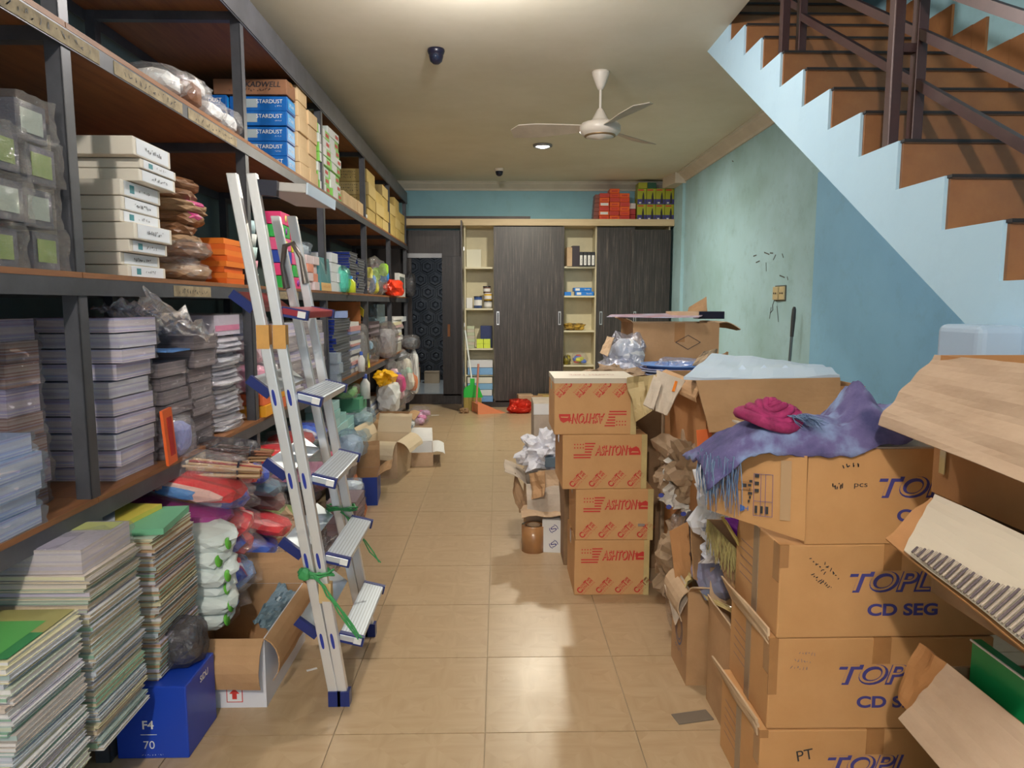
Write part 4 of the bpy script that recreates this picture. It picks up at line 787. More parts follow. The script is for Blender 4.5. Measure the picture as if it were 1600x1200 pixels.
for i, z in enumerate(tread_z):
    yn = YN + .07 * z / 1.8; yf = YFr - .05 * z / 1.8; x = lx(z)
    top = MAR if i == 4 else AL2
    mt = Matrix.Translation((x + .017, 0, z)) @ Matrix.Rotation(math.radians(14 if i < 4 else 10), 4, 'Y')
    tr = obj('tread', MB().box(0, .085, yn + .014, yf - .014, -.026, 0, mt=mt), [top], ld); bevel(tr, .004)
    for gx in range(7): obj('groove', MB().box(.006 + gx * .011, .009 + gx * .011, yn + .03, yf - .03, 0, .0012, mt=mt), mat('groove_line', (.42, .46, .52), .4, metal=.6), tr) if i < 4 else None
    for y_ in (yn, yf): 
        c_ = obj('end_cap', MB().box(-.0, .09, y_ + (.0145 if y_ == yn else -.034) , y_ + (.034 if y_ == yn else -.0145), -.032, .002, mt=mt), BLP, tr)
    obj('white_ridges', MB().box(.055, .082, yn + .0138, yn + .0145, -.026, -.004, mt=mt), PAPER, tr)
    xr = x - .032 - .033 * z / 1.82; mt2 = Matrix.Translation((xr - .017, 0, z)) @ Matrix.Rotation(math.radians(38), 4, 'Y')
    t2 = obj('rear_tread', MB().box(-.085, 0, yn + .014, yf - .014, -.022, 0, mt=mt2), [top], ld); obj('end_cap', MB().box(-.09, 0, yn + .012, yn + .03, -.028, .004, mt=mt2), BLP, t2)
    for off in (0, xr - x):     # dark blue bone-shaped rivet plates on the rails
        pts = []; 
        for k in range(24):
            a = 2 * PI * k / 24; rr_ = .0075 * (1 + .35 * math.cos(2 * a - PI)); pts.append((x + off + .0068 * math.cos(a) * (.8 + .35 * abs(math.sin(a)) ** 3) - (.026 * math.sin(a)) * .185, z - .015 + .028 * math.sin(a)))
        obj('rivet_plate', MB().prism([(p[0], p[1]) for p in pts][::-1], yn - .0165, yn - .0125, 1), mat('royal_blue_plastic2', (.02, .04, .32), .35), ld) if i < 4 else None
        if i >= 4 or True:
            for dz in ((.10, .16) if i == 4 else (.06,)): pass
pt = Matrix.Translation((lx(1.80) + .02, 0, 1.81)) @ Matrix.Rotation(math.radians(4), 4, 'Y')
pf = obj('top_platform', MB().box(-.0, .15, YN + .085, YFr - .03, -.03, 0, mt=pt @ Matrix.Rotation(math.radians(0), 4, 'X')), mat('platform_underside', (.55, .52, .50), .45), ld); bevel(pf, .005)
obj('edge_trim', MB().box(.15, .156, YN + .085, YFr - .03, -.034, .004, mt=pt), mat('pale_blue_trim', (.6, .72, .85), .4), pf)
obj('hinge_block', MB().box(-.02, .06, YN + .06, YN + .085, -.05, .0, mt=pt), BK, pf)
hg = mat('grey_hinge_metal', (.22, .19, .17), .4, metal=.6)
c0 = Vector((lx(1.62) + .0, YFr - .065, 1.62))
arc = [(c0.x - .045, c0.y, 1.46), (c0.x - .058, c0.y, 1.55), (c0.x - .045, c0.y, 1.625), (c0.x - .015, c0.y, 1.635), (c0.x + .015, c0.y, 1.58), (c0.x + .03, c0.y, 1.48)]
obj('hinge_arm', MB().tube(arc, [.014, .009, .011, .011, .009, .014], 8), hg, ld)
for q_ in (0, -.055): obj('tape_band', MB().box(lx(1.29) - .0215 + q_, lx(1.29) + .021 + q_, YN + .032, YN + .066, 1.25, 1.33), mat('orange_tan_tape', (.62, .33, .09), .5, var=.1), ld)
obj('tape_band', MB().box(lx(.41) - .02, lx(.41) + .022, YN + .0, YN + .03, .37, .44), mat('tan_paper_tape', (.60, .42, .20), .6), ld)
GT = mat('green_raffia', (.05, .32, .10), .4, var=.2)
def ties(cx, cy, cz, n, hang):
    for i in range(n):
        r = random.Random(i + int(cz * 100)); pts = [(cx + .06 * math.cos(a) * r.uniform(.8, 1.1), cy + .028 * math.sin(a), cz + r.uniform(-.012, .012)) for a in [k * PI / 5 for k in range(11)]]
        obj('tie_loop', MB().tube(pts, .004, 5), GT, ld)
    for i in range(hang):
        r = random.Random(i * 3 + 1); pts = [(cx + .01 + r.uniform(-.012, .012) + .045 * k, cy - .03, cz - .06 * k * 1.15 - r.uniform(0, .01)) for k in (0, .5, 1, 1.8, 2.6, 3.2)]
        obj('tie_tail', MB().tube(pts, .0028, 5), GT, ld)
ties(lx(.47) - .025, YN + .018, .475, 5, 4); ties(lx(.60) - .02, YFr - .01, .56, 3, 2)
bag('raffia_knot', None, None, (lx(.47) - .055, YN - .012, .46), .045, .03, .04, GT, 9).parent = ld

# ================================================================ boxes and bags on the floor, left side
BLUE = mat('bright_blue_carton', (.01, .05, .42), .35)
def f4p(pm, dx, dy, dz):
    decal(pm, 'F4', (-.01, -dy / 2 - .001, dz * .48), (1, 0, 0), (0, 0, 1), .028, None, 3, bold=.02); quad(pm, (-.01, -dy / 2, dz * .34), (1, 0, 0), (0, 0, 1), -.025, .025, -.001, .001, 3)
    decal(pm, '70', (-.01, -dy / 2 - .001, dz * .2), (1, 0, 0), (0, 0, 1), .026, None, 3); scribble(pm, (.0, -dy / 2 - .001, dz * .06), (1, 0, 0), (0, 0, 1), .07, .004, 9, 3, .0015, 2)
    decal(pm, 'SiDU', (dx / 2 + .001, .02, dz * .86), (0, 1, 0), (0, 0, 1), .022, None, 3, bold=.02)
carton('blue_paper_box', 'bright blue paper carton lettered F4 on the floor under the book piles', (-1.07, 2.145, 0), .22, .215, .235, BLUE, 0, None, None, f4p)
bag('clear_bag', 'grey clear bag bulging from the top of the blue F4 carton', 'bag', (-1.03, 2.19, .236), .17, .16, .14, FILMD, 151, tone((.16, .15, .14)))
def upl(pm, dx, dy, dz):
    x = .08; y = -dy / 2; quad(pm, (x, y, .05), (1, 0, 0), (0, 0, 1), -.028, .028, -.03, .03, 0); quad(pm, (x, y, .05), (1, 0, 0), (0, 0, 1), -.025, .025, -.027, .027, 3, .0014)
    M0 = frame((x, y, .05), (1, 0, 0), (0, 0, 1)); pm.add([M0 @ Vector(p) for p in ((-.018, .002, .002), (.018, .002, .002), (0, .022, .002), (-.008, -.018, .002), (.008, -.018, .002), (.008, .002, .002), (-.008, .002, .002))], [(0, 1, 2), (3, 4, 5, 6)], 0)
    for k in range(16):
        a, b = k * PI / 8, (k + 1) * PI / 8
        pm.add([M0 @ Vector((-.17 + r * 1.5 * math.cos(t), .03 + r * math.sin(t), .0016)) for r, t in ((.014, a), (.014, b), (.019, b), (.019, a))], [(0, 1, 2, 3)], 0)
    scribble(pm, (-.08, y, .055), (1, 0, 0), (0, 0, 1), .05, .014, 6, 2, .0025, 8)
    for k in (0, 1): quad(pm, (dx / 2, .02, .06 + .06 * k), (0, 1, .3), (0, -.3, 1), -.03, .0, -.002, .002, 0)
WBX = mat('white_outer_liner', (.70, .70, .76), .6)
openbox('open_carton', 'large open carton with white outside standing under the colourful bags', (-1.0, 2.555, 0), .38, .49, .25, WBX, CB, 0, (('y-', 168, .34), ('x+', 172, .42), ('y+', 20, .25), ('x-', 30, .25)), .005, upl, seed=3)
crumple('crumpled_sheet', 'crumpled blue-grey plastic sheet lying in the open white carton', 'plastic sheet', (-.86, 2.66, .20), .13, .24, tone((.16, .24, .30), .3), 12, .018, (.3, .5, 0))
# colourful bags stacked on the lowest shelf, hanging over its edge
tan = tone((.55, .36, .18), .4); RD = stripes('red_goods', [(.7, .01, .03), (.5, .01, .02), (.75, .03, .04), (.8, .5, .45), (.55, .01, .02)], 55, 1, .3); BU = stripes('blue_goods', [(.02, .08, .6), (.02, .05, .4), (.05, .15, .7), (.6, .65, .8), (.3, .02, .2)], 55, 1, .3); GO = tone((.75, .4, .06), .4); PU = tone((.35, .03, .25), .3); SKB = tone((.10, .28, .65), .3)  # whitish bands in red and blue goods are highlights put into the colour
stk = [(2.62, .235, SKB, 'lowest sky blue'), (2.75, .30, SKB, 'sky blue'), (2.62, .36, BU, 'blue and white'), (2.78, .42, RD, 'red'), (2.62, .47, BU, 'deep blue'), (2.7, .53, RD, 'bright red'), (2.62, .585, PU, 'purple'), (2.72, .63, BU, 'glossy blue'), (2.64, .68, RD, 'glossy red'), (2.9, .68, RD, 'dark red')]
for i, (y, z, c, nm) in enumerate(stk):
    o = bag('stationery_bag', '%s stationery bag, %s of colourful heap right of the book piles' % (nm, place(i, len(stk))), 'bag', (-1.22 + .02 * (i % 3), y, z), .52, .34, .085, FILMT, 160 + i, c, rz=jit(.25), crump=.2, tilt=(jit(.1), .22), iname='coloured_goods', isc=.9)
    for k in range(3):
        obj('pouch', bag_mesh(.2, .07, .05, [RD, BU, GO, PU, SKB, PAPER][(i * 2 + k) % 6], 200 + i + k, .15, 2), None, o, (.08 + .04 * k - .1, -.1 + .09 * k, .012 + .01 * k), (0, 0, jit(.3)))
def sticks(name, lab, loc, rz, cols, n, L_, seed, wr=FILM, tilt=0):
    t = thing(name, lab, 'bundle', loc, (0, tilt, rz)); r = random.Random(seed)
    for i in range(n):
        y, z = r.uniform(-.06, .06), r.uniform(.005, .07); obj('stick', MB().tube([(-L_ / 2, y * .5, .035 + (z - .035) * .5), (0, y * 1.2, z), (L_ / 2, y * .6, .035 + (z - .035) * .6)], .0055, 6), cols[i % len(cols)], t)
    obj('plastic_wrap', bag_mesh(L_ * .9, .19, .1, wr, seed, .15, 3), None, t); obj('rubber_band', MB().lathe([(.038, 0), (.04, .004), (.038, .008)], 14, mt=Matrix.Translation((L_ * .33, 0, .04)) @ Matrix.Rotation(PI / 2, 4, 'Y')), BK, t); return t
sticks('stick_bundle', 'bag of tan and red sticks lying on top of the colourful heap', (-1.18, 2.66, .735), .15, [tan, tone((.3, .03, .03)), tan, CB2], 22, .5, 3, FILM, .1)
sticks('stick_bundle', 'second bag of brown sticks behind the first on the colourful heap', (-1.2, 2.88, .745), .05, [tan, tone((.3, .12, .06)), CBD], 18, .5, 4, FILMD, .05)
for i, (x, y, z, c, nm) in enumerate(((-1.08, 3.05, .30, BU, 'blue rectangular pack'), (-1.04, 3.12, .37, RD, 'red and violet pack'), (-1.06, 3.0, .24, tone((.3, .25, .6), .3), 'violet pack'), (-1.1, 3.25, .45, tone((.25, .12, .12), .3), 'dark red pack'), (-1.1, 3.2, .53, tone((.1, .2, .3), .3), 'dark teal pack'), (-1.12, 3.1, .62, BU, 'blue bag'))):
    bag('stationery_pack', nm + ' in film on the lowest shelf by the ladder, ' + ['lower', 'middle', 'lowest', 'upper', 'second highest', 'top'][i], 'pack', (x - .06, y, z), .34, .26, .08, FILMT, 230 + i, c, rz=.2, crump=.15, tilt=(0, .3), isc=.94)
o = tag(place_obj('toy_pack', blockmesh(.3, .42, .10, (film('tray_film', (.85, .9, .85), .4), tone((.4, .5, .2)))), (-1.12, 4.0, .44), 0), 'flat clear pack with green card and pink trim between the ladder rails', 'pack')
obj('card', MB().box(.1505, .152, -.17, .12, .02, .09), tone((.48, .62, .12)), o); obj('pink_tray', MB().box(-.15, .152, -.2, .2, -.02, .005), tone((.75, .3, .55)), o); obj('ball', MB().lathe([(.001, -.02), (.015, -.014), (.02, 0), (.015, .014), (.001, .02)], 12, (.155, -.02, .095)), tone((.7, .15, .25)), o)
for i, (y, z, c, nm) in enumerate(((4.0, .235, tone((.12, .10, .10), .3), 'dark bag under the flat clear pack'), (3.6, .235, tone((.35, .5, .15), .3), 'bag with green goods low behind the ladder'), (3.95, .34, tone((.08, .2, .4), .3), 'bag with blue goods beneath the green card pack'), (4.3, .235, tone((.5, .15, .2), .3), 'bag with red goods low at the ladder'), (3.6, .56, RD, 'red goods bag high on the lowest shelf behind the ladder'), (4.0, .56, tone((.45, .05, .05), .3), 'dark red bag behind the ladder rails'), (4.3, .56, BU, 'blue and clear bag behind the ladder rails'))):
    bag('goods_bag', nm, 'bag', (-1.2, y, z), .34, .34, .11, FILMT, 250 + i, c, crump=.18, isc=.9)
stack('teal_pack', 'pack', 6, -1.42, -1.2, 3.6, 3.85, .235 + .1, .54, [(tone((.4, .55, .6)), tone((.5, .6, .65)))], 'pale teal pack', 'pile behind the ladder on the lowest shelf', 'pale teal packs', FILM) if False else None
TL = tone((.42, .68, .70), .4); TL2 = tone((.30, .58, .58), .4)
grid('teal_box', 'box', 3, 7, -1.4, -1.2, 5.0, 5.75, T4, .065, [TL, TL, TL2], 'small pale turquoise box', 'right of the ladder', 'turquoise boxes on the lowest shelf', ragged=[7, 5, 4])
for i in range(3): bag('clear_pack', ['clear film pack hanging low below the turquoise boxes', 'clear film pack right of the turquoise boxes', 'upper clear film pack by the turquoise boxes'][i], 'pack', (-1.18, 5.4 + .3 * i, T4 + (.0, .0, .12)[i]), .26, .4, .14, FILMB, 270 + i, tone((.5, .62, .62)), crump=.2)
grid('green_white_box', 'box', 1, 3, -1.45, -1.2, 5.95, 6.35, T4 + .0, .12, [tone((.35, .6, .5)), PAPER, tone((.1, .35, .2))], 'wide green box', 'right of the turquoise boxes', 'green and white boxes')
bag('green_bag', 'clear bag of green goods on top of the wide green boxes', 'bag', (-1.3, 5.95, .6), .26, .4, .12, FILM, 281, tone((.2, .5, .15)))
stack('white_book', 'book', 12, -1.45, -1.2, 6.5, 7.0, T4, .48, pal((.6, .6, .62), (.3, .35, .5), (.7, .68, .6)), 'thin white book', 'pile beside the white net bag', 'white books on the lowest shelf', vary=.4)
bottle('tall_bottle', 'tall white and blue bottle standing beside the orange divider on the lowest shelf', (-1.19, 6.22, .56), .045, .22, PAPER, tone((.05, .1, .45)))
bag('white_net_bag', 'bulging white bag hanging over the lowest shelf', 'bag', (-1.10, 6.95, .34), .26, .5, .27, mat('white_plastic_bag', (.75, .76, .78), .35), 290, crump=.2)
bag('yellow_tassels', 'bundle of bright yellow ribbon tassels on top of the white bag', 'ribbon bundle', (-1.12, 6.95, .60), .22, .46, .13, mat('yellow_ribbon', (.90, .48, .01), .4), 291, crump=.45)
bag('blue_bag', 'glossy deep blue bag above the yellow tassels', 'bag', (-1.2, 6.9, .73), .2, .4, .08, tone((.02, .05, .5), .25), 292, crump=.25) if False else None
toy_bag('toy_bag', 'clear bag of pink and blue toys right of the yellow tassels', (-1.12, 7.6, T4), .3, .6, .52, [(.75, .1, .3), (.05, .1, .5), (.8, .5, .6)], 295)
bag('red_bag', 'long red bag standing upright beyond the yellow tassels', 'bag', (-1.15, 8.0, .5), .16, .25, .27, RD, 296, crump=.2) if False else None
toy_bag('toy_bag', 'tall clear bag of cream and green goods at the far end of the lowest shelf', (-1.12, 8.45, T4), .28, .6, .56, [(.75, .7, .6), (.4, .6, .5), (.8, .25, .1)], 297)
bag('white_hanging_bag', 'narrow white bag hanging at the far end of the rack', 'bag', (-1.08, 9.0, .25), .14, .3, .52, mat('white_plastic_bag', (.75, .76, .78), .35), 298, crump=.2)
toy_bag('toy_bag', 'low bag of pink goods in front of the far end of the rack', (-.93, 8.2, 0), .28, .6, .18, [(.8, .2, .5), (.7, .4, .65)], 299)
toy_bag('toy_bag', 'clear bag with blue toys on the floor in front of the far rack bay', (-.95, 7.35, .0), .24, .5, .2, [(.05, .25, .5), (.6, .65, .7)], 300)
# floor in front of the rack
openbox('open_blue_box', 'open blue carton with brown flaps on the floor beside the rack', (-.97, 4.92, 0), .22, .32, .20, mat('royal_blue_carton', (.01, .045, .30), .4), CB, .1, (('x+', 60, .5), ('y+', 12, .6), ('x-', 30, .3)), .004, seed=5)
openbox('open_brown_box', 'open brown box with white inner flap on the floor beyond the blue carton', (-.93, 5.75, 0), .3, .42, .30, CB2, mat('pale_liner', (.72, .58, .4), .8), -.15, (('x+', 130, .45), ('y-', 140, .4), ('y+', 25, .4), ('x-', 30, .4)), .005, seed=6)
openbox('shallow_box', 'shallow brown box with small cream carton by the rack foot', (-1.0, 6.5, .0), .3, .5, .36, CBD, CB, .0, (('x+', 95, .3), ('y-', 150, .3)), .005, seed=7)
openbox('flat_paper_box', 'flattened pale box lying on the floor under the blue toy bag', (-.72, 6.2, 0), .26, .5, .12, CB2, PAPER, .1, (('x+', 100, .4), ('y+', 60, .4)), .004, seed=8)
tag(place_obj('leaning_board', MB().box(-.01, .01, -.1, .1, 0, .28).mesh('b'), (-.93, 4.42, 0), .1, (.0, -.28)), 'brown wooden board leaning beside the pink packets', 'board').data.materials.append(wood('light_brown_board', (.48, .28, .12), (.38, .2, .08)))
tag(place_obj('orange_board', MB().box(-.008, .008, -.11, .11, 0, .25).mesh('b'), (-.90, 4.60, 0), .1, (.0, -.28)), 'orange board leaning behind the brown board', 'board').data.materials.append(tone((.55, .16, .05)))
stack('pink_packet', 'packet', 6, -1.0, -.83, 3.95, 4.22, 0, .26, pal((.55, .35, .38), (.6, .45, .5)), 'pinkish wrapped packet', 'floor pile behind the ladder foot', 'pinkish packets on the floor', FILMG, jx=.01)
bag('plastic_bag', 'white crinkled plastic bag on the floor pile behind the ladder', 'bag', (-.93, 4.32, .22), .2, .2, .08, FILMB, 303, PAPER, crump=.3)
bag('plastic_bag', 'clear plastic bag with white and blue goods hanging below the turquoise boxes', 'bag', (-1.06, 4.9, .30), .26, .5, .2, FILMB, 304, tone((.5, .6, .75)), crump=.25)
toy_bag('toy_bag', 'clear bag with red and brown cards above the leaning boards', (-1.02, 4.45, .24), .22, .3, .2, [(.6, .5, .45), (.6, .1, .08)], 305)
crumple('torn_cardboard', 'torn brown cardboard flaps standing behind the ladder foot', 'cardboard', (-1.0, 3.35, .16), .36, .4, CB2, 14, .06, (.5, .9, .3), .004)
crumple('crumpled_wrapper', 'crumpled clear wrapper on the floor behind the ladder tread', 'wrapper', (-.90, 3.45, .17), .22, .24, FILMG, 15, .08, (.3, .8, .5))
tag(place_obj('paper_scrap', MB().box(-.02, .02, -.006, .006, .0005, .002).mesh('b'), (-.72, 2.56, 0), .5), 'tiny white paper scrap on the floor left of the ladder foot', 'paper scrap').data.materials.append(PAPER)
tag(place_obj('paper_scrap', MB().box(-.05, .05, -.015, .015, .0005, .002).mesh('b'), (-.80, 8.75, 0), .1), 'tiny white paper scrap on the floor before the open dark door', 'paper scrap').data.materials.append(PAPER)
# ================================================================ cabinet contents and things around it
sh = lambda z: z + .0225
def bx(name, lab, cat, loc, s, m, group=None, rz=0, pr=None):
    o = place_obj(name, MB().box(-s[0] / 2, s[0] / 2, -s[1] / 2, s[1] / 2, 0, s[2]).mesh(name), loc, rz); o.data.materials.append(m); bevel(o, .003); tag(o, lab, cat, group)
    if pr: pm = MB(); pr(pm, *s); obj('print', pm, [RED, NAVY, INK, PAPER, tone((.75, .72, .05))], o)
    return o
CYm = 9.6
bx('white_board', 'white board leaning inside the left open cabinet bay, top compartment', 'board', (-.325, CYm, sh(1.87)), (.2, .06, .24), tone((.72, .70, .58)))
def can(name, lab, loc, r, h, m, lidm, g):
    t = thing(name, lab, 'can', loc, group=g); obj('can_body', MB().lathe([(.001, 0), (r, 0), (r, h), (.001, h)], 18), m, t); obj('label_band', MB().lathe([(r + .001, h * .25), (r + .001, h * .75)], 18), PAPER, t); obj('lid', MB().lathe([(r + .003, h), (r + .003, h + .012), (.001, h + .012)], 18), lidm, t)
can('paint_can', 'dark can with white band on the second shelf of the left open bay', (-.27, CYm - .05, sh(1.32)), .055, .15, tone((.05, .1, .3), .3), BK, None)
can('paint_can', 'grey can at the right side of the left open bay', (-.135, CYm - .05, sh(1.32)), .055, .09, tone((.5, .5, .5), .3), BK, None)
can('paint_can', 'can with yellow top standing on the grey can', (-.135, CYm - .05, sh(1.32) + .1025), .055, .09, tone((.8, .5, .05), .3), tone((.75, .7, .7)), None)
can('paint_can', 'topmost dark can of the right can pile in the left open bay', (-.15, CYm - .05, sh(1.32) + .205), .05, .08, tone((.2, .12, .1), .3), BK, None)
bx('small_white_box', 'small white box beside the cans in the left open bay', 'box', (-.385, CYm - .05, sh(1.32)), (.08, .15, .14), PAPER)
for i in range(7): bx('pale_green_pack', 'pale green pack, %s of the pile in the left open bay' % place(i, 7), 'pack', (-.37 + jit(.006), CYm - .03, sh(1.02 - .24) + i * .043), (.10, .2, .042), [tone((.5, .55, .4)), tone((.55, .5, .42))][i % 2], 'pale green packs in the cabinet') if i < 7 else None
for i in range(4): bx('neon_box', 'neon yellow box in the left open cabinet bay, %s' % ['lower left', 'lower right', 'upper left', 'upper right'][i], 'box', (-.245 + .095 * (i % 2), CYm - .05, sh(.78) + .062 * (i // 2)), (.09, .14, .06), tone((.70, .85, .08), .4), 'neon yellow boxes')
bx('dark_blue_folder_box', 'dark navy box above the neon boxes in the left open bay', 'box', (-.16, CYm + .07, sh(.78)), (.16, .15, .30), tone((.015, .03, .14), .4))
for i in range(6):
    m = [tone((.2, .4, .75)), tone((.75, .8, .85)), tone((.25, .5, .8)), tone((.8, .78, .7)), tone((.22, .45, .8)), tone((.72, .74, .8))][i]
    bx('blue_white_carton', 'blue and white carton at the bottom of the left open bay, %s' % place(i, 6), 'box', (-.25 + jit(.01), CYm - .03, .071 + i * .085 if i < 4 else (sh(.42) + (i - 4) * .1)), (.34, .24, .08 if i < 4 else .095), m, 'blue and white cartons in the cabinet')
for i, (x, c, h) in enumerate(((.96, CB2, .25), (1.045, tone((.03, .02, .03), .4), .27))):
    bx('file_holder' if i else 'kraft_envelope_box', ['kraft box at the left end of the right open bay top shelf', 'wide black file holder beside the kraft box'][i], 'file', (x, CYm - .04, sh(1.88)), (.07 + .03 * i, .22, h), c)
def spine(pm, dx, dy, dz): quad(pm, (0, -dy / 2, dz * .42), (1, 0, 0), (0, 0, 1), -.017, .017, -.065, .065, 3); scribble(pm, (0, -dy / 2, dz * .42), (0, 0, 1), (-1, 0, 0), .1, .012, 6, 2, .004, 1, .0022)
for i in range(4): bx('lever_arch_file', 'black lever arch file, %s from the left in the right open bay' % nth(i), 'file', (1.115 + i * .053, CYm - .06, sh(1.88)), (.05, .2, .19), tone((.02, .02, .025), .4), 'black lever arch files', pr=spine)
def bl(pm, dx, dy, dz): quad(pm, (-dx * .3, -dy / 2, dz / 2), (1, 0, 0), (0, 0, 1), -.03, .03, -.016, .016, 3); decal(pm, 'Benefit', (dx * .25, -dy / 2 - .001, dz / 2), (1, 0, 0), (0, 0, 1), .018, None, 3)
SKY = tone((.02, .22, .75), .4)
bx('light_blue_carton', 'long bright blue carton, lower of two on the right open bay shelf', 'box', (1.17, CYm - .04, sh(1.49)), (.25, .16, .055), SKY, None, 0, bl)
bx('light_blue_carton', 'long bright blue carton, upper of two on the right open bay shelf', 'box', (1.145, CYm - .04, sh(1.49) + .0565), (.24, .16, .05), SKY, None, .03, bl)
bx('light_blue_carton', 'short bright blue carton at the left of the right open bay shelf', 'box', (.945, CYm - .04, sh(1.49)), (.09, .16, .05), SKY)
bag('yellow_cloth', 'yellow and black work gloves heaped on a shelf of the right open bay', 'gloves', (1.05, CYm - .03, sh(1.02)), .3, .2, .09, mat('yellow_cotton', (.62, .38, .05), .8, col2=(.03, .02, .02), scale=14), 311, crump=.4)
toy_bag('toy_bag', 'clear bag of multicoloured toys on the lowest shelf of the right open bay', (1.12, CYm - .03, sh(.55)), .26, .2, .16, [(.7, .1, .1), (.1, .2, .7), (.7, .7, .1)], 313)
bag('black_tool', 'black and yellow tool lying in the right open bay beside the toys', 'tool', (.95, CYm - .03, sh(.55)), .12, .18, .12, mat('black_yellow', (.05, .05, .05), .5, col2=(.5, .4, .02), scale=18), 314, crump=.4)
# boxes on top of the cabinet
RC = tone((.75, .08, .02), .4); ZT = CT + .0855
def redp(pm, dx, dy, dz): quad(pm, (0, -dy / 2, dz * .45), (1, 0, 0), (0, 0, 1), -dx * .3, dx * .3, -dz * .14, dz * .14, 0)
for j, n_ in enumerate((6, 7, 6)):
    for i in range(n_): bx('orange_red_box', 'flat orange-red box on the cabinet top, %s in the %s column' % (place(i, n_), ['left', 'middle', 'right'][j]), 'box', (1.42 + j * .135 + jit(.003), 9.56, ZT + i * .058), (.13, .2, .056), [RC, tone((.85, .13, .02), .4), tone((.62, .06, .04), .4)][(i + j) % 3], 'orange-red boxes on the cabinet top', pr=(lambda pm, dx, dy, dz: quad(pm, (0, -dy / 2, dz / 2), (1, 0, 0), (0, 0, 1), -dx * .4, dx * .4, -dz * .3, dz * .3, 3)) if j == 0 and i in (1, 3) else redp)
for i in range(6): bx('dark_red_box', 'dark red box end beside the orange-red columns, %s' % place(i, 6), 'box', (1.315 + .004 * i, 9.6, ZT + i * .056), (.07, .2, .055), tone((.25, .08, .06), .4), 'dark red boxes on the cabinet top')
for i in range(3): bx('red_white_box', 'red and white box between the red and the green boxes, %s' % place(i, 3), 'box', (1.80, 9.6, ZT + i * .075), (.09, .2, .072), [tone((.4, .03, .03)), tone((.4, .03, .03)), tone((.65, .55, .55))][i], 'red and white boxes on the cabinet top')
YG = mat('yellow_green_carton', (.40, .42, .03), .4); DG = tone((.02, .10, .06), .4)
def lampb(pm, dx, dy, dz):
    quad(pm, (0, -dy / 2, dz * .2), (1, 0, 0), (0, 0, 1), -dx * .5, dx * .5, -dz * .2, dz * .12, 1); M0 = frame((dx * .12, -dy / 2, dz * .5), (1, 0, 0), (0, 0, 1))
    pm.add([M0 @ Vector(p) for p in ((-.012, -.09, .002), (.02, -.09, .002), (.016, .0, .002), (.008, .05, .002), (-.0, .05, .002), (-.01, .0, .002))], [(0, 1, 2, 3, 4, 5)], 2)
    quad(pm, (-dx * .1, -dy / 2, dz * .9), (1, 0, 0), (0, 0, 1), -dx * .35, dx * .3, -.008, .008, 0); quad(pm, (-dx * .2, -dy / 2, dz * .08), (1, 0, 0), (0, 0, 1), -.014, .014, -.006, .01, 3, .0015)
for r_ in range(2):
    for c_ in range(4): bx('green_yellow_box', 'green and yellow picture box on the cabinet top, %s row, %s from the left' % (['lower', 'upper'][r_], nth(c_)), 'box', (1.92 + c_ * .124, 9.57, ZT + r_ * .206), (.118, .2, .204), YG, 'green and yellow boxes on the cabinet top', pr=lampb)
for c_ in range(2): bx('green_yellow_box', 'green and yellow box lying on top of the others, %s' % ['left', 'right'][c_], 'box', (1.93 + c_ * .12, 9.57, ZT + .413), (.118, .2, .075), YG if c_ == 0 else DG, 'green and yellow boxes on the cabinet top')
# floor at the cabinet
bm_t = thing('broom', 'green broom with white handle standing bristles down by the open cabinet bay', 'broom', (-.34, 9.18, 0))
obj('handle', MB().tube([(0, 0, .34), (-.10, .18, 1.05)], .012, 8), tone((.8, .85, .85), .3), bm_t); obj('brush_head', MB().prism([(-.14, .17), (.14, .17), (.09, .3), (.03, .34), (.03, .42), (-.03, .42), (-.03, .34), (-.10, .3)], -.02, .02, 1), tone((.02, .55, .06), .35), bm_t)
obj('bristles', MB().box(-.14, .12, -.02, .02, 0, .17), mat('straw_bristle', (.50, .36, .10), .8, col2=(.25, .2, .05), scale=60, stretch=(1, 1, .05)), bm_t)
dp = thing('dustpan', 'orange-pink plastic dustpan with upright handle on the floor before the cabinet', 'dustpan', (-.12, 9.0, 0), (0, 0, .3))
DPM = tone((.80, .28, .14), .35)
obj('pan', MB().prism([(-.17, 0), (.18, 0), (.18, .006), (-.16, .012), (-.18, .13), (-.19, .13)], -.14, .14, 1).prism([(-.19, 0), (.16, 0), (-.10, .12), (-.19, .13)], -.145, -.139, 1).prism([(-.19, 0), (.16, 0), (-.10, .12), (-.19, .13)], .139, .145, 1), DPM, dp)
obj('handle', MB().tube([(-.17, 0, .1), (-.13, .08, .40), (-.10, .14, .62)], .014, 8), tone((.50, .2, .14), .4), dp)
bag('red_plastic_bag', 'red translucent plastic bag with a knot on the floor by the small cartons', 'bag', (.28, 8.95, 0), .34, .3, .17, film('red_film', (.95, .12, .08), .75, .25), 321, tone((.8, .1, .05)), crump=.3)
carton('small_carton', 'small pale carton behind the red bag on the floor', (.36, 9.25, 0), .2, .18, .2, CB2, .1); carton('small_carton', 'small brown carton with round top standing right of the red bag', (.52, 9.08, 0), .13, .15, .2, CB, 0); carton('small_carton', 'small olive brown carton at the right end of the little floor row', (.63, 9.22, 0), .2, .17, .2, NAT2, -.08)
bag('cloth_scrap', 'dark crumpled scrap at the foot of the open dark door', 'cloth', (-.44, 8.93, 0), .14, .12, .06, CBD, 323, crump=.4)
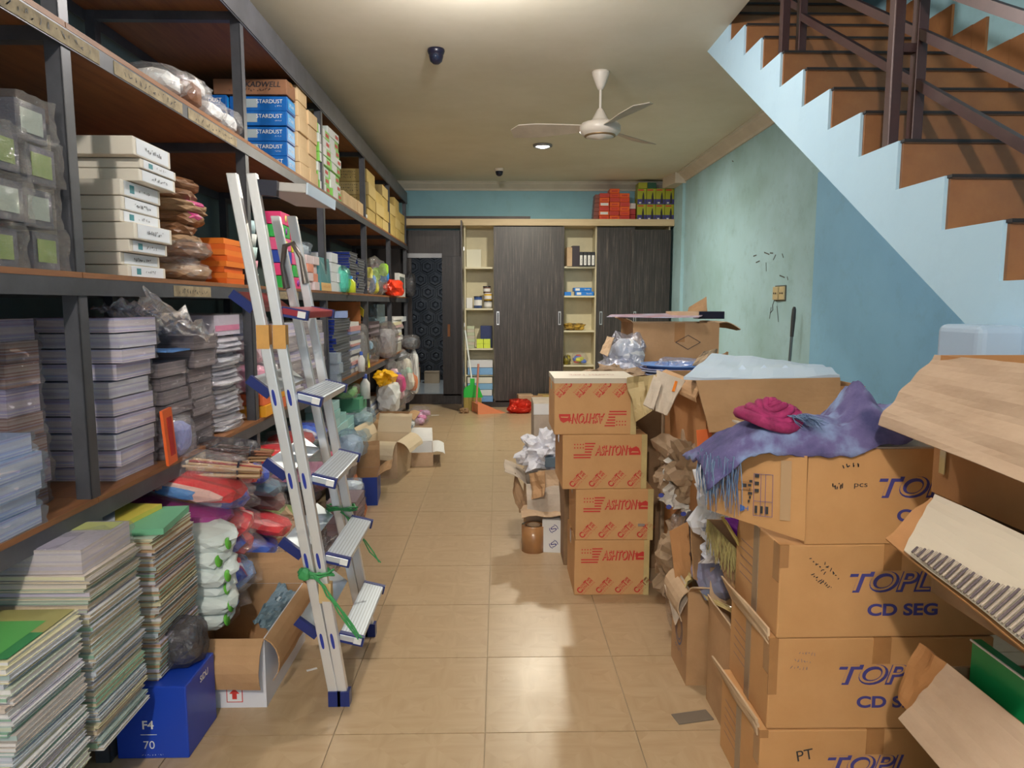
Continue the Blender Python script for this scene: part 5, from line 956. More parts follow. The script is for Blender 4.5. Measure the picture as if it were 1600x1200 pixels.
# ================================================================ cartons on the right
def panel(name, corners, m, t=.006, n=8, amp=.006, seed=0, parent=None, label=None, cat=None, cre=0, rag=0):   # bent board: corners a,b,c,d (a-b one edge, d-c the opposite)
    a, b, c, d = [Vector(q) for q in corners]; nrm = (b - a).cross(d - a).normalized(); mb = MB(); vs = []; N = n
    for k in (0, 1):
        for i in range(N + 1):
            for j in range(N + 1):
                u, v = i / N, j / N
                if rag and i == N: u += rag * noise.noise(Vector((j * 1.7, seed, 0)))
                if rag and j == N: v += rag * noise.noise(Vector((i * 1.7, seed, 5)))
                p = a * (1 - u) * (1 - v) + b * u * (1 - v) + c * u * v + d * (1 - u) * v
                w_ = noise.noise(Vector((u * 2.5, v * 2.5, seed * 3.3))) * amp * 1.6 + (cre * (abs(((u * 3.3 + v * .8 + seed) % 1) - .5) - .25) if cre else 0)
                vs.append(p + nrm * (w_ + (t if k else 0)))
    I = lambda i, j, k: k * (N + 1) ** 2 + i * (N + 1) + j
    fs = []
    for i in range(N):
        for j in range(N): fs += [(I(i, j, 0), I(i, j + 1, 0), I(i + 1, j + 1, 0), I(i + 1, j, 0)), (I(i, j, 1), I(i + 1, j, 1), I(i + 1, j + 1, 1), I(i, j + 1, 1))]
    for i in range(N): fs += [(I(i, 0, 0), I(i + 1, 0, 0), I(i + 1, 0, 1), I(i, 0, 1)), (I(i, N, 0), I(i, N, 1), I(i + 1, N, 1), I(i + 1, N, 0)), (I(0, i, 0), I(0, i, 1), I(0, i + 1, 1), I(0, i + 1, 0)), (I(N, i, 0), I(N, i + 1, 0), I(N, i + 1, 1), I(N, i, 1))]
    o = obj(name, mb.add(vs, fs), m, None)
    if parent: o.parent = parent; o.matrix_parent_inverse = parent.matrix_basis.inverted()
    if label: tag(o, label, cat)
    return o
# --- stack printed ASHTON / CLOTH TAPE
def ashton(pm, dx, dy, dz, inv=False):
    y = -dy / 2; s = -1 if inv else 1; U, V = (s, 0, 0), (0, 0, s)
    def at(px, pz): return (s * px, y, dz / 2 + s * pz)
    zt = dz / 2 - .068
    for k in range(4): quad(pm, at(-.09, zt + .026 - k * .0135), U, V, -.005 + 0, .045 - k * .006, -.0032, .0032, 0)
    for k in range(2): quad(pm, at(-.148, zt - .028 - .013 * k), U, V, 0, .085 - .004 * k, -.0032, .0032, 0)
    for r_ in range(2):
        for c_ in range(4): M0 = frame(at(-.143 + c_ * .0135, zt + .022 - r_ * .016), U, V); pm.add([M0 @ Vector((.0038 * math.cos(a), .0038 * math.sin(a), .001)) for a in [2 * PI * q / 5 for q in range(5)]], [(0, 1, 2, 3, 4)], 0)
    decal(pm, 'ASHTON', at(.032, zt - .008), U, V, .050, .158, 0, shear=.22, bold=.045)
    decal(pm, 'ASHTON', at(.029, zt - .005), U, V, .042, .148, 4, shear=.22, bold=-.012, off=.0018)
    M0 = frame(at(.143, zt - .03), U, V); pm.add([M0 @ Vector(p) for p in [(-.027, 0, .001), (.027, 0, .001), (.027, .012, .001), (.02, .032, .001), (.006, .042, .001), (-.008, .036, .001), (-.027, .018, .001)]], [(0, 1, 2, 3, 4, 5, 6)], 0)
    pm.add([M0 @ Vector((-.022 + (.016 if k % 2 == 0 else .006) * math.cos(PI / 2 + k * PI / 5), .028 + (.016 if k % 2 == 0 else .006) * math.sin(PI / 2 + k * PI / 5), .0016)) for k in range(10)], [tuple(range(10))], 0)
    pm.add([M0 @ Vector(p) for p in [(-.02, .012, .002), (.02, .012, .002), (.016, .016, .002), (-.012, .018, .002)]], [(0, 1, 2, 3)], 4)
    a = math.radians(47); ca, sa = math.cos(a), math.sin(a); Ur = Vector((s * ca, 0, s * sa)); Vr = Vector((-s * sa, 0, s * ca))
    for k in range(4):
        c = Vector(at(-.128 + k * .092, -dz / 2 + .052)); P = lambda u_, v_: tuple(c + Ur * u_ + Vr * v_)
        decal(pm, 'C', P(-.037, 0), Ur, Vr, .030, .022, 0, bold=.035)
        for v_ in (.007, -.008): decal(pm, 'LOTH', P(-.011, v_), Ur, Vr, .012, .030, 0, bold=.03); decal(pm, 'APE', P(.031, v_), Ur, Vr, .012, .022, 0, bold=.03)
        decal(pm, 'T', P(.011, 0), Ur, Vr, .031, .018, 0, bold=.035)
        decal(pm, 'C L O T H  T A P E', P(.0, -.024), Ur, Vr, .0065, .085, 0)
AC = mat('amber_carton', (.66, .38, .17), .75, col2=(.60, .33, .14), scale=4, bump=.08, bscale=30)
AX = [(.545, .36, 0, .274, 0), (.555, .37, .275, .250, 0), (.50, .40, .526, .262, 0), (.455, .385, .789, .265, 1)]
for i, (x, dx, z, dz, inv) in enumerate(AX):
    o = carton('tape_carton', ['bottom carton with red lettering in the stack beside the aisle', 'second carton up with red lettering and a silver clip', 'third carton up with red lettering and a long left side', 'top carton with red lettering printed upside down'][i], (x, 3.40, z), dx, .34, dz, AC, [.0, -.01, .02, .0][i], None, TAPEY if i == 3 else TAPE, None)
    pm = MB(); ashton(pm, dx, .34, dz, inv); obj('print', pm, [RED, NAVY, INK, PAPER, AC], o)
    obj('corner_tape', MB().box(dx / 2 - .025, dx / 2 + .0015, -.1712, -.168, .0, dz), TAPEY, o)
    if i == 3:
        obj('white_top_band', MB().box(-dx / 2 - .001, dx / 2 + .001, -.172, .172, dz - .022, dz + .002), tone((.62, .56, .46)), o)
        pm = MB(); decal(pm, 'CLOTH TAPE', (0, -.02, dz + .0025), (-1, 0, 0), (0, -1, 0), .05, .22, 0); obj('top_print', pm, [mat('faded_red', (.5, .25, .22))], o)
obj('metal_clip', MB().box(-.016, .016, -.003, 0, -.006, .006), HM, bpy.data.objects['tape_carton.001'], (.13, -.172, .075))
# --- big cartons printed in navy
def tople(pm, dx, dy, dz):
    y = -dy / 2
    for (dxo, dzo, m, o_, b_) in ((.0, 0, 1, .0012, .05), (-.003, .003, 0, .0018, -.012)):
        decal(pm, 'TOPL', (-dx / 2 + .30 + dxo, y - .0, dz * .60 + dzo), (1, 0, 0), (0, 0, 1), .058 if m else .052, .225 if m else .215, m if m else 4, shear=.25, bold=b_, off=o_)
    decal(pm, 'CD SEG', (-dx / 2 + .335, y, dz * .30), (1, 0, 0), (0, 0, 1), .034, .19, 1, bold=.035)
OC = mat('ochre_carton', (.60, .33, .14), .8, col2=(.53, .28, .11), scale=3, bump=.15, bscale=20)
TS = [(.705, .63, 0, .256), (.725, .60, .258, .258), (.735, .60, .518, .256)]
for i, (x0, dx, z, dz) in enumerate(TS):
    o = carton('large_carton', ['lowest large carton with navy lettering, mostly below the view', 'large navy-lettered carton below the one with handwriting', 'large navy-lettered carton with handwriting at its top left'][i], (x0 + dx / 2, 1.91, z), dx, .32, dz, OC, [.0, -.012, .01][i], None, TAPE, None, tapeax='y')
    pm = MB(); tople(pm, dx, .32, dz)
    if i == 2:
        for k, (a_, b_) in enumerate(((.10, .2), (.14, .185), (.1, .165), (.125, .15))): scribble(pm, (-dx / 2 + a_, -.16, b_), (.7, 0, -.7), (.7, 0, .7), .07 if k < 2 else .04, .01, 6, 2, .0022, k)
    if i == 1: 
        for k in range(3): scribble(pm, (-dx / 2 + .10 - .01 * k, -.16, .215 - .02 * k), (1, 0, -.1), (.1, 0, 1), .05, .01, 6, 5, .0015, k)
    if i == 0: decal(pm, 'PT', (-dx / 2 + .125, -.16, .185), (1, 0, .2), (-.2, 0, 1), .03, .045, 2)
    for k in range(5): quad(pm, (-dx / 2, .0, dz * (.3 + .1 * k)), (0, -1, 0), (0, 0, 1), -.12, -.02, -.0012, .0012, 5)
    pm2 = [RED, NAVY, INK, PAPER, OC, mat('faint_ink', (.22, .17, .17))]; obj('print', pm, pm2, o)
    obj('corner_tape', MB().box(-dx / 2 - .0016, -dx / 2 + .022, -.1622, -.158, dz - (.06 if i == 2 else .02) if i != 1 else .1, dz + .0005).box(-dx / 2 - .0018, -dx / 2 + .0, -.16, -.12, dz * .6, dz), TAPE, o)
    obj('side_tape', MB().box(-dx / 2 - .0016, -dx / 2, -.02, .02, 0, dz), mat('dull_tan_tape', (.32, .23, .15), .4), o)
for i, (zb, L) in enumerate(((.256, .34), (.516, .3))):       # bent end flaps sticking up at the left sides
    panel('side_flap', [(.70 + .02 * i, 1.76, zb - .02), (.70 + .02 * i, 2.05, zb - .02), (.665 + .02 * i, 2.06, zb + .05), (.70 + .02 * i, 1.77, zb + .02)], CB2, .006, 6, .004, i, bpy.data.objects['large_carton' + ('' if i == 0 else '.001')])
# top carton, open, with its printed end flap swung out to the left
tb_ = thing('open_large_carton', 'top large open carton with navy lettering, covered by the fringed blanket', 'box', (1.08, 1.91, .776))
dx, dy, dz = .56, .32, .252
obj('box_body', MB().box(-dx / 2, dx / 2, -dy / 2, dy / 2, 0, .005).box(-dx / 2, dx / 2, -dy / 2, -dy / 2 + .005, .005, dz).box(-dx / 2, dx / 2, dy / 2 - .005, dy / 2, .005, dz).box(-dx / 2, -dx / 2 + .005, -dy / 2 + .005, dy / 2 - .005, .005, dz).box(dx / 2 - .005, dx / 2, -dy / 2 + .005, dy / 2 - .005, .005, dz), OC, tb_)
pm = MB(); tople(pm, dx, dy, dz); scribble(pm, (-.17, -dy / 2, .21), (1, 0, .1), (-.1, 0, 1), .05, .015, 4, 2, .003, 3); decal(pm, 'pcs', (-.14, -dy / 2, .155), (1, 0, 0), (0, 0, 1), .014, .035, 2)
scribble(pm, (-.2, -dy / 2, .155), (1, 0, 0), (0, 0, 1), .03, .02, 6, 2, .003, 9)
obj('print', pm, [RED, NAVY, INK, PAPER, OC], tb_)
A_, B_, C_, D_ = onY(1262, 712, 1.742), onY(1102, 703, 1.88), onY(1106, 795, 1.90), onY(1258, 845, 1.742)
ef = panel('end_flap', [A_, B_, C_, D_], OC, .006, 6, .002, 3, tb_)
nrm = (B_ - A_).cross(D_ - A_).normalized(); 
if nrm.y > 0: nrm = -nrm
U = (A_ - B_).normalized(); V = (A_ - D_).normalized(); O_ = (A_ + B_ + C_ + D_) / 4 + nrm * .014
pm = MB()
def q2(u0, u1, v0, v1, mi): pm.add([O_ + U * u + V * v + nrm * (.0005 if mi != 2 else .001) for u, v in ((u0, v0), (u1, v0), (u1, v1), (u0, v1))], [(0, 1, 2, 3)], mi)
q2(.068, .094, -.075, .085, 4); q2(-.048, -.046, -.08, .07, 3)
for u in (0, .018, .03, .048): q2(u, u + .0012, -.07, .045, 1)
for v in (-.07, -.03, .044): q2(0, .049, v, v + .0012, 1)
for k in range(3): q2(.004 + .014 * k, .011 + .014 * k, -.062, -.042, 2); q2(.003, .014, -.005 + .02 * k, .004 + .02 * k, 2)
q2(-.04, -.005, .0, .022, 0); q2(-.03, -.018, .006, .016, 2)
for k in range(6): q2(-.014 + .003 * (k % 2), -.009 + .003 * (k % 3), -.035 + .011 * k, -.028 + .011 * k, 2)
pm.add([O_ + U * u + V * v + nrm * .001 for u, v in ((-.034, -.062), (-.022, -.057), (-.022, -.047), (-.034, -.042))], [(0, 1, 2, 3)], 5); q2(-.022, -.014, -.053, -.051, 5); q2(-.0145, -.0125, -.058, -.046, 5)
fp = obj('flap_print', pm, [TAPE, NAVY, INK, mat('crease_light', (.65, .42, .22)), mat('lighter_kraft', (.45, .29, .16)), mat('blue_print', (.03, .12, .45))]); fp.parent = tb_; fp.matrix_parent_inverse = Matrix.Translation((-1.08, -1.91, -.776))
panel('front_flap', [(.83, 1.752, 1.030), (1.34, 1.752, 1.030), (1.34, 1.86, 1.043), (.80, 1.88, 1.043)], CBG, .005, 8, .004, 5, tb_)
panel('inner_flap', [(.80, 1.76, 1.032), (.80, 2.06, 1.032), (.70, 2.05, 1.05), (.70, 1.80, 1.045)], CBG, .005, 6, .003, 6, tb_)
# blanket with fringe and a rolled pink cloth
def clothmat():
    m, nt, b = node_mat('faded_indigo_blanket'); L = nt.links.new; b.inputs['Roughness'].default_value = .95
    tc = nt.nodes.new('ShaderNodeTexCoord'); n = nt.nodes.new('ShaderNodeTexNoise'); n.inputs['Scale'].default_value = 9; n.inputs['Detail'].default_value = 6; L(tc.outputs['Object'], n.inputs['Vector'])
    r = nt.nodes.new('ShaderNodeValToRGB'); L(n.outputs[0], r.inputs[0]); e = r.color_ramp.elements; e[0].position = .35; e[0].color = (.05, .05, .15, 1); e[1].position = .66; e[1].color = (.26, .36, .60, 1); k = e.new(.52); k.color = (.14, .12, .28, 1)
    n2 = nt.nodes.new('ShaderNodeTexNoise'); n2.inputs['Scale'].default_value = 220; L(tc.outputs['Object'], n2.inputs['Vector']); bp = nt.nodes.new('ShaderNodeBump'); bp.inputs['Strength'].default_value = .4; bp.inputs['Distance'].default_value = .003; L(n2.outputs[0], bp.inputs['Height']); L(bp.outputs[0], b.inputs['Normal'])
    L(r.outputs[0], b.inputs['Base Color']); return m
BLK = clothmat(); bl_ = thing('fringed_blanket', 'faded indigo blanket with blue fringe draped over the top large carton', 'blanket', (0, 0, 0))
NU, NV = 56, 28; vs = []
def bz(u, v):
    x = .535 + u * .56; ridge = math.exp(-((v - .45) / .33) ** 2)
    base = 1.05 + .018 * ridge
    hump = .105 * math.exp(-((u - .80) / .075) ** 2) * math.exp(-((v - .55) / .45) ** 2) + .05 * math.exp(-((u - .98) / .1) ** 2) + .035 * math.exp(-((u - .5) / .3) ** 2) * ridge
    fold = .016 * noise.noise(Vector((u * 4, v * 9, 1.3))) + .012 * abs(noise.noise(Vector((u * 9, v * 14, 4)))) + .005 * noise.noise(Vector((u * 30, v * 22, 2)))
    z = base + hump + fold
    if u < .26: z -= (.26 - u) ** 1.6 * .75
    if v < .12: z -= (.12 - v) * .35
    return x, z
for i in range(NU + 1):
    for j in range(NV + 1):
        u, v = i / NU, j / NV; x, z = bz(u, v); y = 1.735 + v * (.25 - .05 * math.sin(u * 5)) + .012 * noise.noise(Vector((u * 6, 0, 7))) * (1 - v)
        vs.append((x, y, z))
mb = MB().add(vs, [(i * (NV + 1) + j, (i + 1) * (NV + 1) + j, (i + 1) * (NV + 1) + j + 1, i * (NV + 1) + j + 1) for i in range(NU) for j in range(NV)], 0, True)
o = obj('blanket_cloth', mb, BLK, bl_); s = o.modifiers.new('thickness', 'SOLIDIFY'); s.thickness = .006
fr = MB(); rr = random.Random(5)
for k in range(150):
    t = rr.random(); 
    if k < 110: p0 = Vector((.55 + rr.uniform(-.01, .075), 1.732 + t * .16, bz(.02, .3)[1] + .0 + rr.uniform(0, .02))); d = Vector((rr.uniform(-.05, .06), -.05, -1)); L_ = rr.uniform(.07, .15)
    else: p0 = Vector((.77 + rr.uniform(-.03, .03), 1.74 + rr.uniform(0, .05), 1.115)); d = Vector((rr.uniform(.2, 1), -.5, rr.uniform(-.5, -.1))); L_ = rr.uniform(.03, .06)
    d.normalize(); p1 = p0 + d * L_ * .5 + Vector((rr.uniform(-.008, .008), 0, 0)); p2 = p0 + d * L_
    fr.tube([p0, p1, p2], [.0016, .0014, .0006], 4, k % 2, False)
tag(obj('fringe', fr, [tone((.10, .15, .28), .9), tone((.18, .27, .42), .9)], bl_), None, None, kind='stuff')
rs = MB()
for k, (r0, h0, z0) in enumerate(((.060, .030, 0), (.046, .034, .012), (.033, .034, .024), (.020, .030, .034), (.010, .022, .040))):
    pts = [(r0 * (1.25) * math.cos(a) * (1 + .10 * math.sin(3 * a + k)), r0 * .8 * math.sin(a) * (1 + .08 * math.sin(2 * a + k * 2)), z0 + .008 * math.sin(2 * a + k)) for a in [2 * PI * q / 18 for q in range(19)]]
    rs.tube(pts, [.016 - .002 * k] * 19, 8)
tag(obj('rolled_pink_cloth', rs, mat('rose_pink_cloth', (.34, .025, .12), .85, var=.35, scale=20, bump=.4, bscale=40), None, (.715, 1.80, 1.105), (.35, .12, 0)), 'twisted deep pink cloth rolled like a rose on the fringed blanket', 'cloth')
# --- nearest boxes at the right edge
def shell_box(x0, x1, y0, y1, dz, t=.006): return MB().box(x0, x1, y0, y1, 0, t).box(x0, x1, y0, y0 + t, t, dz).box(x0, x1, y1 - t, y1, t, dz).box(x0, x0 + t, y0 + t, y1 - t, t, dz).box(x1 - t, x1, y0 + t, y1 - t, t, dz)
def bil(c, u, v, off=0):
    a_, b_, c_, d_ = [Vector(q) for q in c]; n_ = (b_ - a_).cross(d_ - a_).normalized()
    if n_.x > 0: n_ = -n_
    return a_ * (1 - u) * (1 - v) + b_ * (1 - u) * v + c_ * u * v + d_ * u * (1 - v) + n_ * off
N1 = thing('near_box', 'uppermost near brown box at the right frame edge with wide crumpled flap', 'box', (1.14, 1.38, .957))
obj('box_body', shell_box(-.11, .22, -.22, .22, .325), CB3, N1)
LN = mat('crumpled_liner', (.55, .40, .29), .8, col2=(.47, .33, .23), scale=5, bump=.5, bscale=7, stretch=(1, 1, 3))
F1 = [(.925, 1.66, 1.108), (1.028, 1.63, 1.284), (1.028, 1.10, 1.284), (.925, 1.10, 1.085)]
panel('flap', F1, LN, .007, 18, .010, 2, N1, cre=.014, rag=.008)
panel('tape_strip', [(1.026, 1.57, 1.12), (1.026, 1.55, 1.12), (1.024, 1.55, 1.01), (1.024, 1.57, 1.01)], TAPEY, .002, 3, .001, 2, N1)
N2 = thing('near_box', 'middle near box at the right frame edge with pale liner flap and corrugated strip', 'box', (1.14, 1.30, .752))
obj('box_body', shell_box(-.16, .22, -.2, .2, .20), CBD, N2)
F2 = [(.84, 1.45, .895), (.978, 1.52, .968), (.978, 1.00, .958), (.85, 1.00, .84)]
panel('flap', F2, CB3, .005, 12, .006, 4, N2)
panel('pale_liner', [bil(F2, .16, .0, .012), bil(F2, .04, 1, .012), bil(F2, 1, 1, .012), bil(F2, 1, .0, .012)], mat('pale_liner_paper', (.60, .52, .42), .8, bump=.5, bscale=8), .002, 12, .004, 5, N2, cre=.008)
cs = MB()
for k in range(1, 42):     # corrugated strip: parallel flutes
    t = k / 41; cs.tube([bil(F2, .22 + .78 * t, .0, .024), bil(F2, .22 + .78 * t, .08 + .5 * t + .05 * math.sin(t * 9), .024)], .0026, 5, k % 2)
csb = obj('corrugated_strip', cs, [tone((.42, .34, .28), .8), tone((.12, .09, .1), .8)], N2); csb['kind'] = 'stuff'; csb.matrix_parent_inverse = Matrix.Translation((-1.14, -1.30, -.752))
N3 = thing('near_box', 'lowest near open box at the right frame edge with big bent brown flap', 'box', (1.16, 1.18, 0))
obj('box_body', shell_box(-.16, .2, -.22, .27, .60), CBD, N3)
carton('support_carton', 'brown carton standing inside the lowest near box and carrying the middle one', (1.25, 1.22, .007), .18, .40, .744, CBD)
C3, D3 = (1.0, 1.458, .603), (.90, 1.40, .49)
panel('flap', [onY(1406, 1092, 1.52), onY(1432, 1002, 1.56), C3, D3], CB3, .006, 10, .008, 8, N3)
F3 = [(.862, 1.40, .512), (.998, 1.45, .604), (.998, .92, .60), (.862, .92, .47)]
panel('flap', F3, LN, .006, 12, .006, 9, N3, cre=.010)
ac = panel('green_folder', [(1.035, 1.43, .30), (1.035, 1.43, .672), (1.035, 1.0, .665), (1.035, 1.0, .30)], mat('emerald_green_card', (.01, .33, .10), .35), .02, 2, .0, 0, None, 'emerald green folder standing in the lowest near box', 'folder')
panel('white_edge', [(1.030, 1.431, .669), (1.030, 1.431, .673), (1.030, 1.0, .666), (1.030, 1.0, .662)], PAPER, .003, 2, 0, 0, ac)
pb = tag(place_obj('plastic_tub', MB().box(-.065, .065, -.08, .1, 0, .30).mesh('tub'), (1.295, 1.84, 1.045), -.0), 'translucent pale blue plastic tub standing behind the uppermost near box', 'container'); pb.data.materials.append(mat('frosted_blue_plastic', (.42, .55, .72), .25, spec=.6)); bevel(pb, .02, 3)
# --- low boxes beside the aisle
A = openbox('low_open_box', 'low open box with round print beside the aisle, holding the blue plastic sack', (.90, 2.53, 0), .42, .22, .36, CB, CB2, 0, (('x-', 172, .28), ('y+', 15, .6), ('y-', 60, .4)), .006, None, seed=11)
pm = MB()
for r0 in (.05, .035):
    for k in range(20): a, b = k * PI / 10, (k + 1) * PI / 10; pm.add([Vector((-.2115, r0 * math.cos(t) * r, .17 + r0 * 1.3 * math.sin(t) * r)) for t, r in ((a, 1), (b, 1), (b, .88), (a, .88))], [(0, 1, 2, 3)], 0)
scribble(pm, (-.2105, .0, .09), (0, -1, 0), (0, 0, 1), .13, .02, 8, 0, .003, 5); obj('print', pm, [mat('grey_blue_print', (.12, .13, .22))], A)
def bprint(pm, dx, dy, dz):
    decal(pm, 'F.ODEEA', (-dx / 2 - .001, .05, dz * .45), (0, 0, -1), (0, 1, 0), .028, .2, 2); 
    for k in range(4): scribble(pm, (-dx / 2 - .001, -.03 - .02 * k, dz * .5), (0, 0, -1), (0, 1, 0), .16, .006, 9, 2, .0018, k)
B = openbox('low_open_box', 'low open box with vertical lettering and yellowed tape at the aisle', (.93, 2.21, 0), .38, .25, .345, CB, CB2, 0, (('y+', 8, .55), ('x+', 30, .4), ('x-', 12, .12)), .006, bprint, seed=12)
panel('tape_curl', [(.74, 2.33, .36), (.72, 2.40, .375), (.86, 2.16, .37), (.88, 2.09, .352)], TAPEY, .0015, 8, .012, 3, B, cre=.01)
panel('tape_curl', [(.70, 2.44, .40), (.66, 2.46, .31), (.68, 2.52, .30), (.72, 2.5, .40)], TAPEY, .0015, 8, .012, 7, A, cre=.01)
panel('inner_flap', [(.70, 2.42, .365), (.70, 2.64, .365), (.66, 2.62, .30), (.655, 2.45, .22)], CBG, .004, 6, .006, 3, A)
bag('blue_sack', 'grey-blue glossy plastic sack bulging out of the low open box', 'sack', (.80, 2.45, .35), .25, .28, .16, mat('grey_blue_plastic', (.20, .27, .42), .22, col2=(.30, .28, .42), scale=6), 333, crump=.28, tilt=(.2, .25))
bag('clear_sack', 'smoky clear sack behind the grey-blue sack', 'sack', (.86, 2.62, .38), .3, .22, .20, FILMD, 334, tone((.25, .18, .12)), crump=.3)
for k, (x, y, z, s1, s2, r_) in enumerate(((1.0, 2.24, .30, .22, .3, (.3, 1.1, .1)),)): pass
# torn boards, crumpled kraft and white paper between the stacks
KP = mat('kraft_packing_paper', (.36, .25, .155), .8, col2=(.28, .19, .12), scale=5, bump=.4, bscale=18)
WP2 = mat('white_packing_paper', (.72, .73, .80), .7, bump=.35, bscale=16)
bag('kraft_crumple', 'heap of crumpled kraft paper high between the lettered stacks', 'crumpled paper', (.86, 2.95, .56), .34, .34, .26, KP, 341, crump=.5, n=4)
bag('kraft_crumple', 'crumpled kraft paper low between the two carton stacks', 'crumpled paper', (.84, 2.85, .18), .34, .4, .30, KP, 342, crump=.5, n=4)
crumple('printed_wrapper', 'torn white wrapper with blue round logos over the red-lettered stack edge', 'wrapper', (.80, 2.92, .60), .24, .22, mat('white_blue_print_wrapper', (.66, .64, .62), .4, col2=(.5, .47, .42), scale=6), 344, .04, (.9, .6, .3))
lg = MB()
for (px, py) in ((1033, 774), (1045, 792), (1068, 803)):
    c = onY(px, py, 2.78); lg.add([c + Vector((.012 * math.cos(a), 0, .010 * math.sin(a))) for a in [2 * PI * k / 10 for k in range(10)]], [tuple(range(10))], 0)
o = obj('blue_logo', lg, mat('blue_logo_print', (.05, .07, .35)), bpy.data.objects['printed_wrapper']); o.matrix_parent_inverse = bpy.data.objects['printed_wrapper'].matrix_basis.inverted(); 
bag('white_crumple', 'big sheet of crumpled white paper hanging beside the printed end flap', 'crumpled paper', (.80, 2.36, .56), .22, .20, .28, WP2, 345, crump=.55, n=4)
crumple('white_sheet', 'crumpled white paper tail hanging over the brown boards', 'crumpled paper', (.80, 2.33, .58), .2, .16, WP2, 346, .045, (1.2, .2, .2))
bag('clear_bottle_bag', 'glossy clear bag with amber goods squeezed beside the red-lettered cartons', 'bag', (.80, 2.86, .0), .16, .2, .50, FILM, 347, tone((.32, .13, .04), .3), crump=.35)
tb2 = [('tilted_board', 'brown carton board standing tilted under the white paper', [onY(1078, 810, 2.4), onY(1150, 790, 2.5), onY(1142, 930, 2.5), onY(1085, 905, 2.4)], CB),
       ('tilted_board', 'narrow brown board leaning beside the amber bag', [onY(1046, 830, 2.6), onY(1076, 815, 2.6), onY(1082, 930, 2.55), onY(1058, 930, 2.55)], CB3),
       ('tilted_board', 'brown board edge rising behind the smoky sack', [onY(1108, 770, 2.8), onY(1170, 760, 2.8), onY(1160, 880, 2.75), onY(1110, 880, 2.75)], CBD)]
for i, (n_, lab, cs_, m_) in enumerate(tb2): panel(n_, cs_, m_, .006, 6, .008, i + 20, None, lab, 'cardboard')
for i in range(5): panel('kraft_scrap', [Vector((.80 + .03 * i, 2.7, .68 + .02 * i)), Vector((.88 + .03 * i, 2.62, .74 - .02 * i)), Vector((.93 + .02 * i, 2.72, .66)), Vector((.84 + .03 * i, 2.8, .6 + .03 * i))], [CB2, CBG, KP, CB2, CBG][i], .003, 5, .02, i + 31, None, ['pale pointed kraft scrap at the front of the kraft heap', 'grey kraft scrap on the kraft heap', 'brown kraft scrap on the kraft heap', 'pale kraft scrap at the back of the heap', 'grey kraft scrap nearest the printed flap'][i], 'cardboard')
vt = thing('fringed_purple_pack', 'purple foil pack with gold trim and straw fringe beside the large cartons', 'pack', (0, 0, 0))
panel('foil', [onY(1128, 808, 2.08), onY(1172, 812, 2.04), onY(1172, 868, 2.04), onY(1150, 850, 2.08)], mat('purple_foil', (.16, .01, .35), .2, metal=.3), .004, 6, .006, 2, vt)
panel('gold_trim', [onY(1126, 808, 2.075), onY(1131, 806, 2.075), onY(1172, 872, 2.03), onY(1170, 880, 2.03)], mat('gold_trim', (.55, .42, .12), .35, metal=.3), .005, 6, .003, 3, vt)
sf = MB(); rr = random.Random(9)
for k in range(160):
    p0 = onY(1108 + rr.uniform(0, 62), 812 + rr.uniform(0, 40), 2.10); p0 = onY(1106 + 60 * (k / 160), 812 + 62 * (k / 160), 2.09); d = Vector((rr.uniform(-.15, .25), rr.uniform(-.1, .1), -1)).normalized() * rr.uniform(.05, .11); sf.tube([p0, p0 + d * .5 + Vector((rr.uniform(-.006, .006), 0, 0)), p0 + d], [.0026, .002, .001], 4, k % 2, False)
tag(obj('straw_fringe', sf, [tone((.42, .36, .14), .8), tone((.30, .24, .10), .8)], vt), None, None, kind='stuff')
panel('backing_board', [onY(1105, 812, 2.12), onY(1170, 812, 2.12), onY(1172, 935, 2.12), onY(1140, 930, 2.12)], CBD, .005, 5, .006, 5, vt)
# --- big carton behind, with white foam sheet
bb_ = carton('support_carton', 'dark brown carton supporting the big box with the white sheet', (1.12, 3.0, 0), .62, .6, .48, CB3)
BB = openbox('big_open_box', 'big open amber-sided box holding the white foam sheet', (1.12, 3.0, .482), .62, .66, .60, CB3, CB, 0, (('x-', 150, .12),), .007, None, seed=21)
panel('front_flap', [onY(1088, 594, 2.62), onY(1312, 590, 2.62), onY(1318, 662, 2.55), onY(1108, 676, 2.56)], CB, .008, 10, .008, 22, BB, rag=.01)
panel('orange_label', [onY(1088, 672, 2.655), onY(1112, 670, 2.655), onY(1112, 698, 2.655), onY(1090, 700, 2.655)], tone((.75, .16, .04)), .002, 2, 0, 0, BB)
panel('torn_side_flap', [onY(1026, 578, 3.0), onY(1070, 594, 2.9), onY(1042, 648, 2.85), onY(1024, 642, 2.86)], CBG, .006, 6, .006, 23, BB, rag=.03)
panel('torn_side_flap', [onY(1022, 585, 2.99), onY(1034, 600, 2.93), onY(1021, 640, 2.86), onY(1005, 632, 2.88)], CBG, .006, 6, .004, 24, BB, rag=.03)
panel('orange_sticker', [onY(1055, 595, 2.88), onY(1059, 596, 2.88), onY(1054, 612, 2.86), onY(1050, 611, 2.86)], tone((.9, .25, .02)), .004, 2, 0, 0, BB)
FO = mat('white_foam_sheet', (.62, .74, .90), .3, bump=.1, bscale=4)
FS = panel('foam_sheet', [onY(1068, 594, 2.75), onY(1312, 588, 2.72), onY(1285, 574, 3.3), onY(1112, 556, 3.35)], FO, .012, 14, .010, 25, None, 'white-blue plastic foam sheet lying over the big open box', 'plastic sheet', cre=.012)
for k in range(3): panel('raised_fold', [onY(1140 + 30 * k, 590, 2.9), onY(1160 + 34 * k, 570, 2.95), onY(1180 + 34 * k, 590, 2.9), onY(1160 + 30 * k, 592, 2.86)], FO, .004, 3, .0, 0, FS)
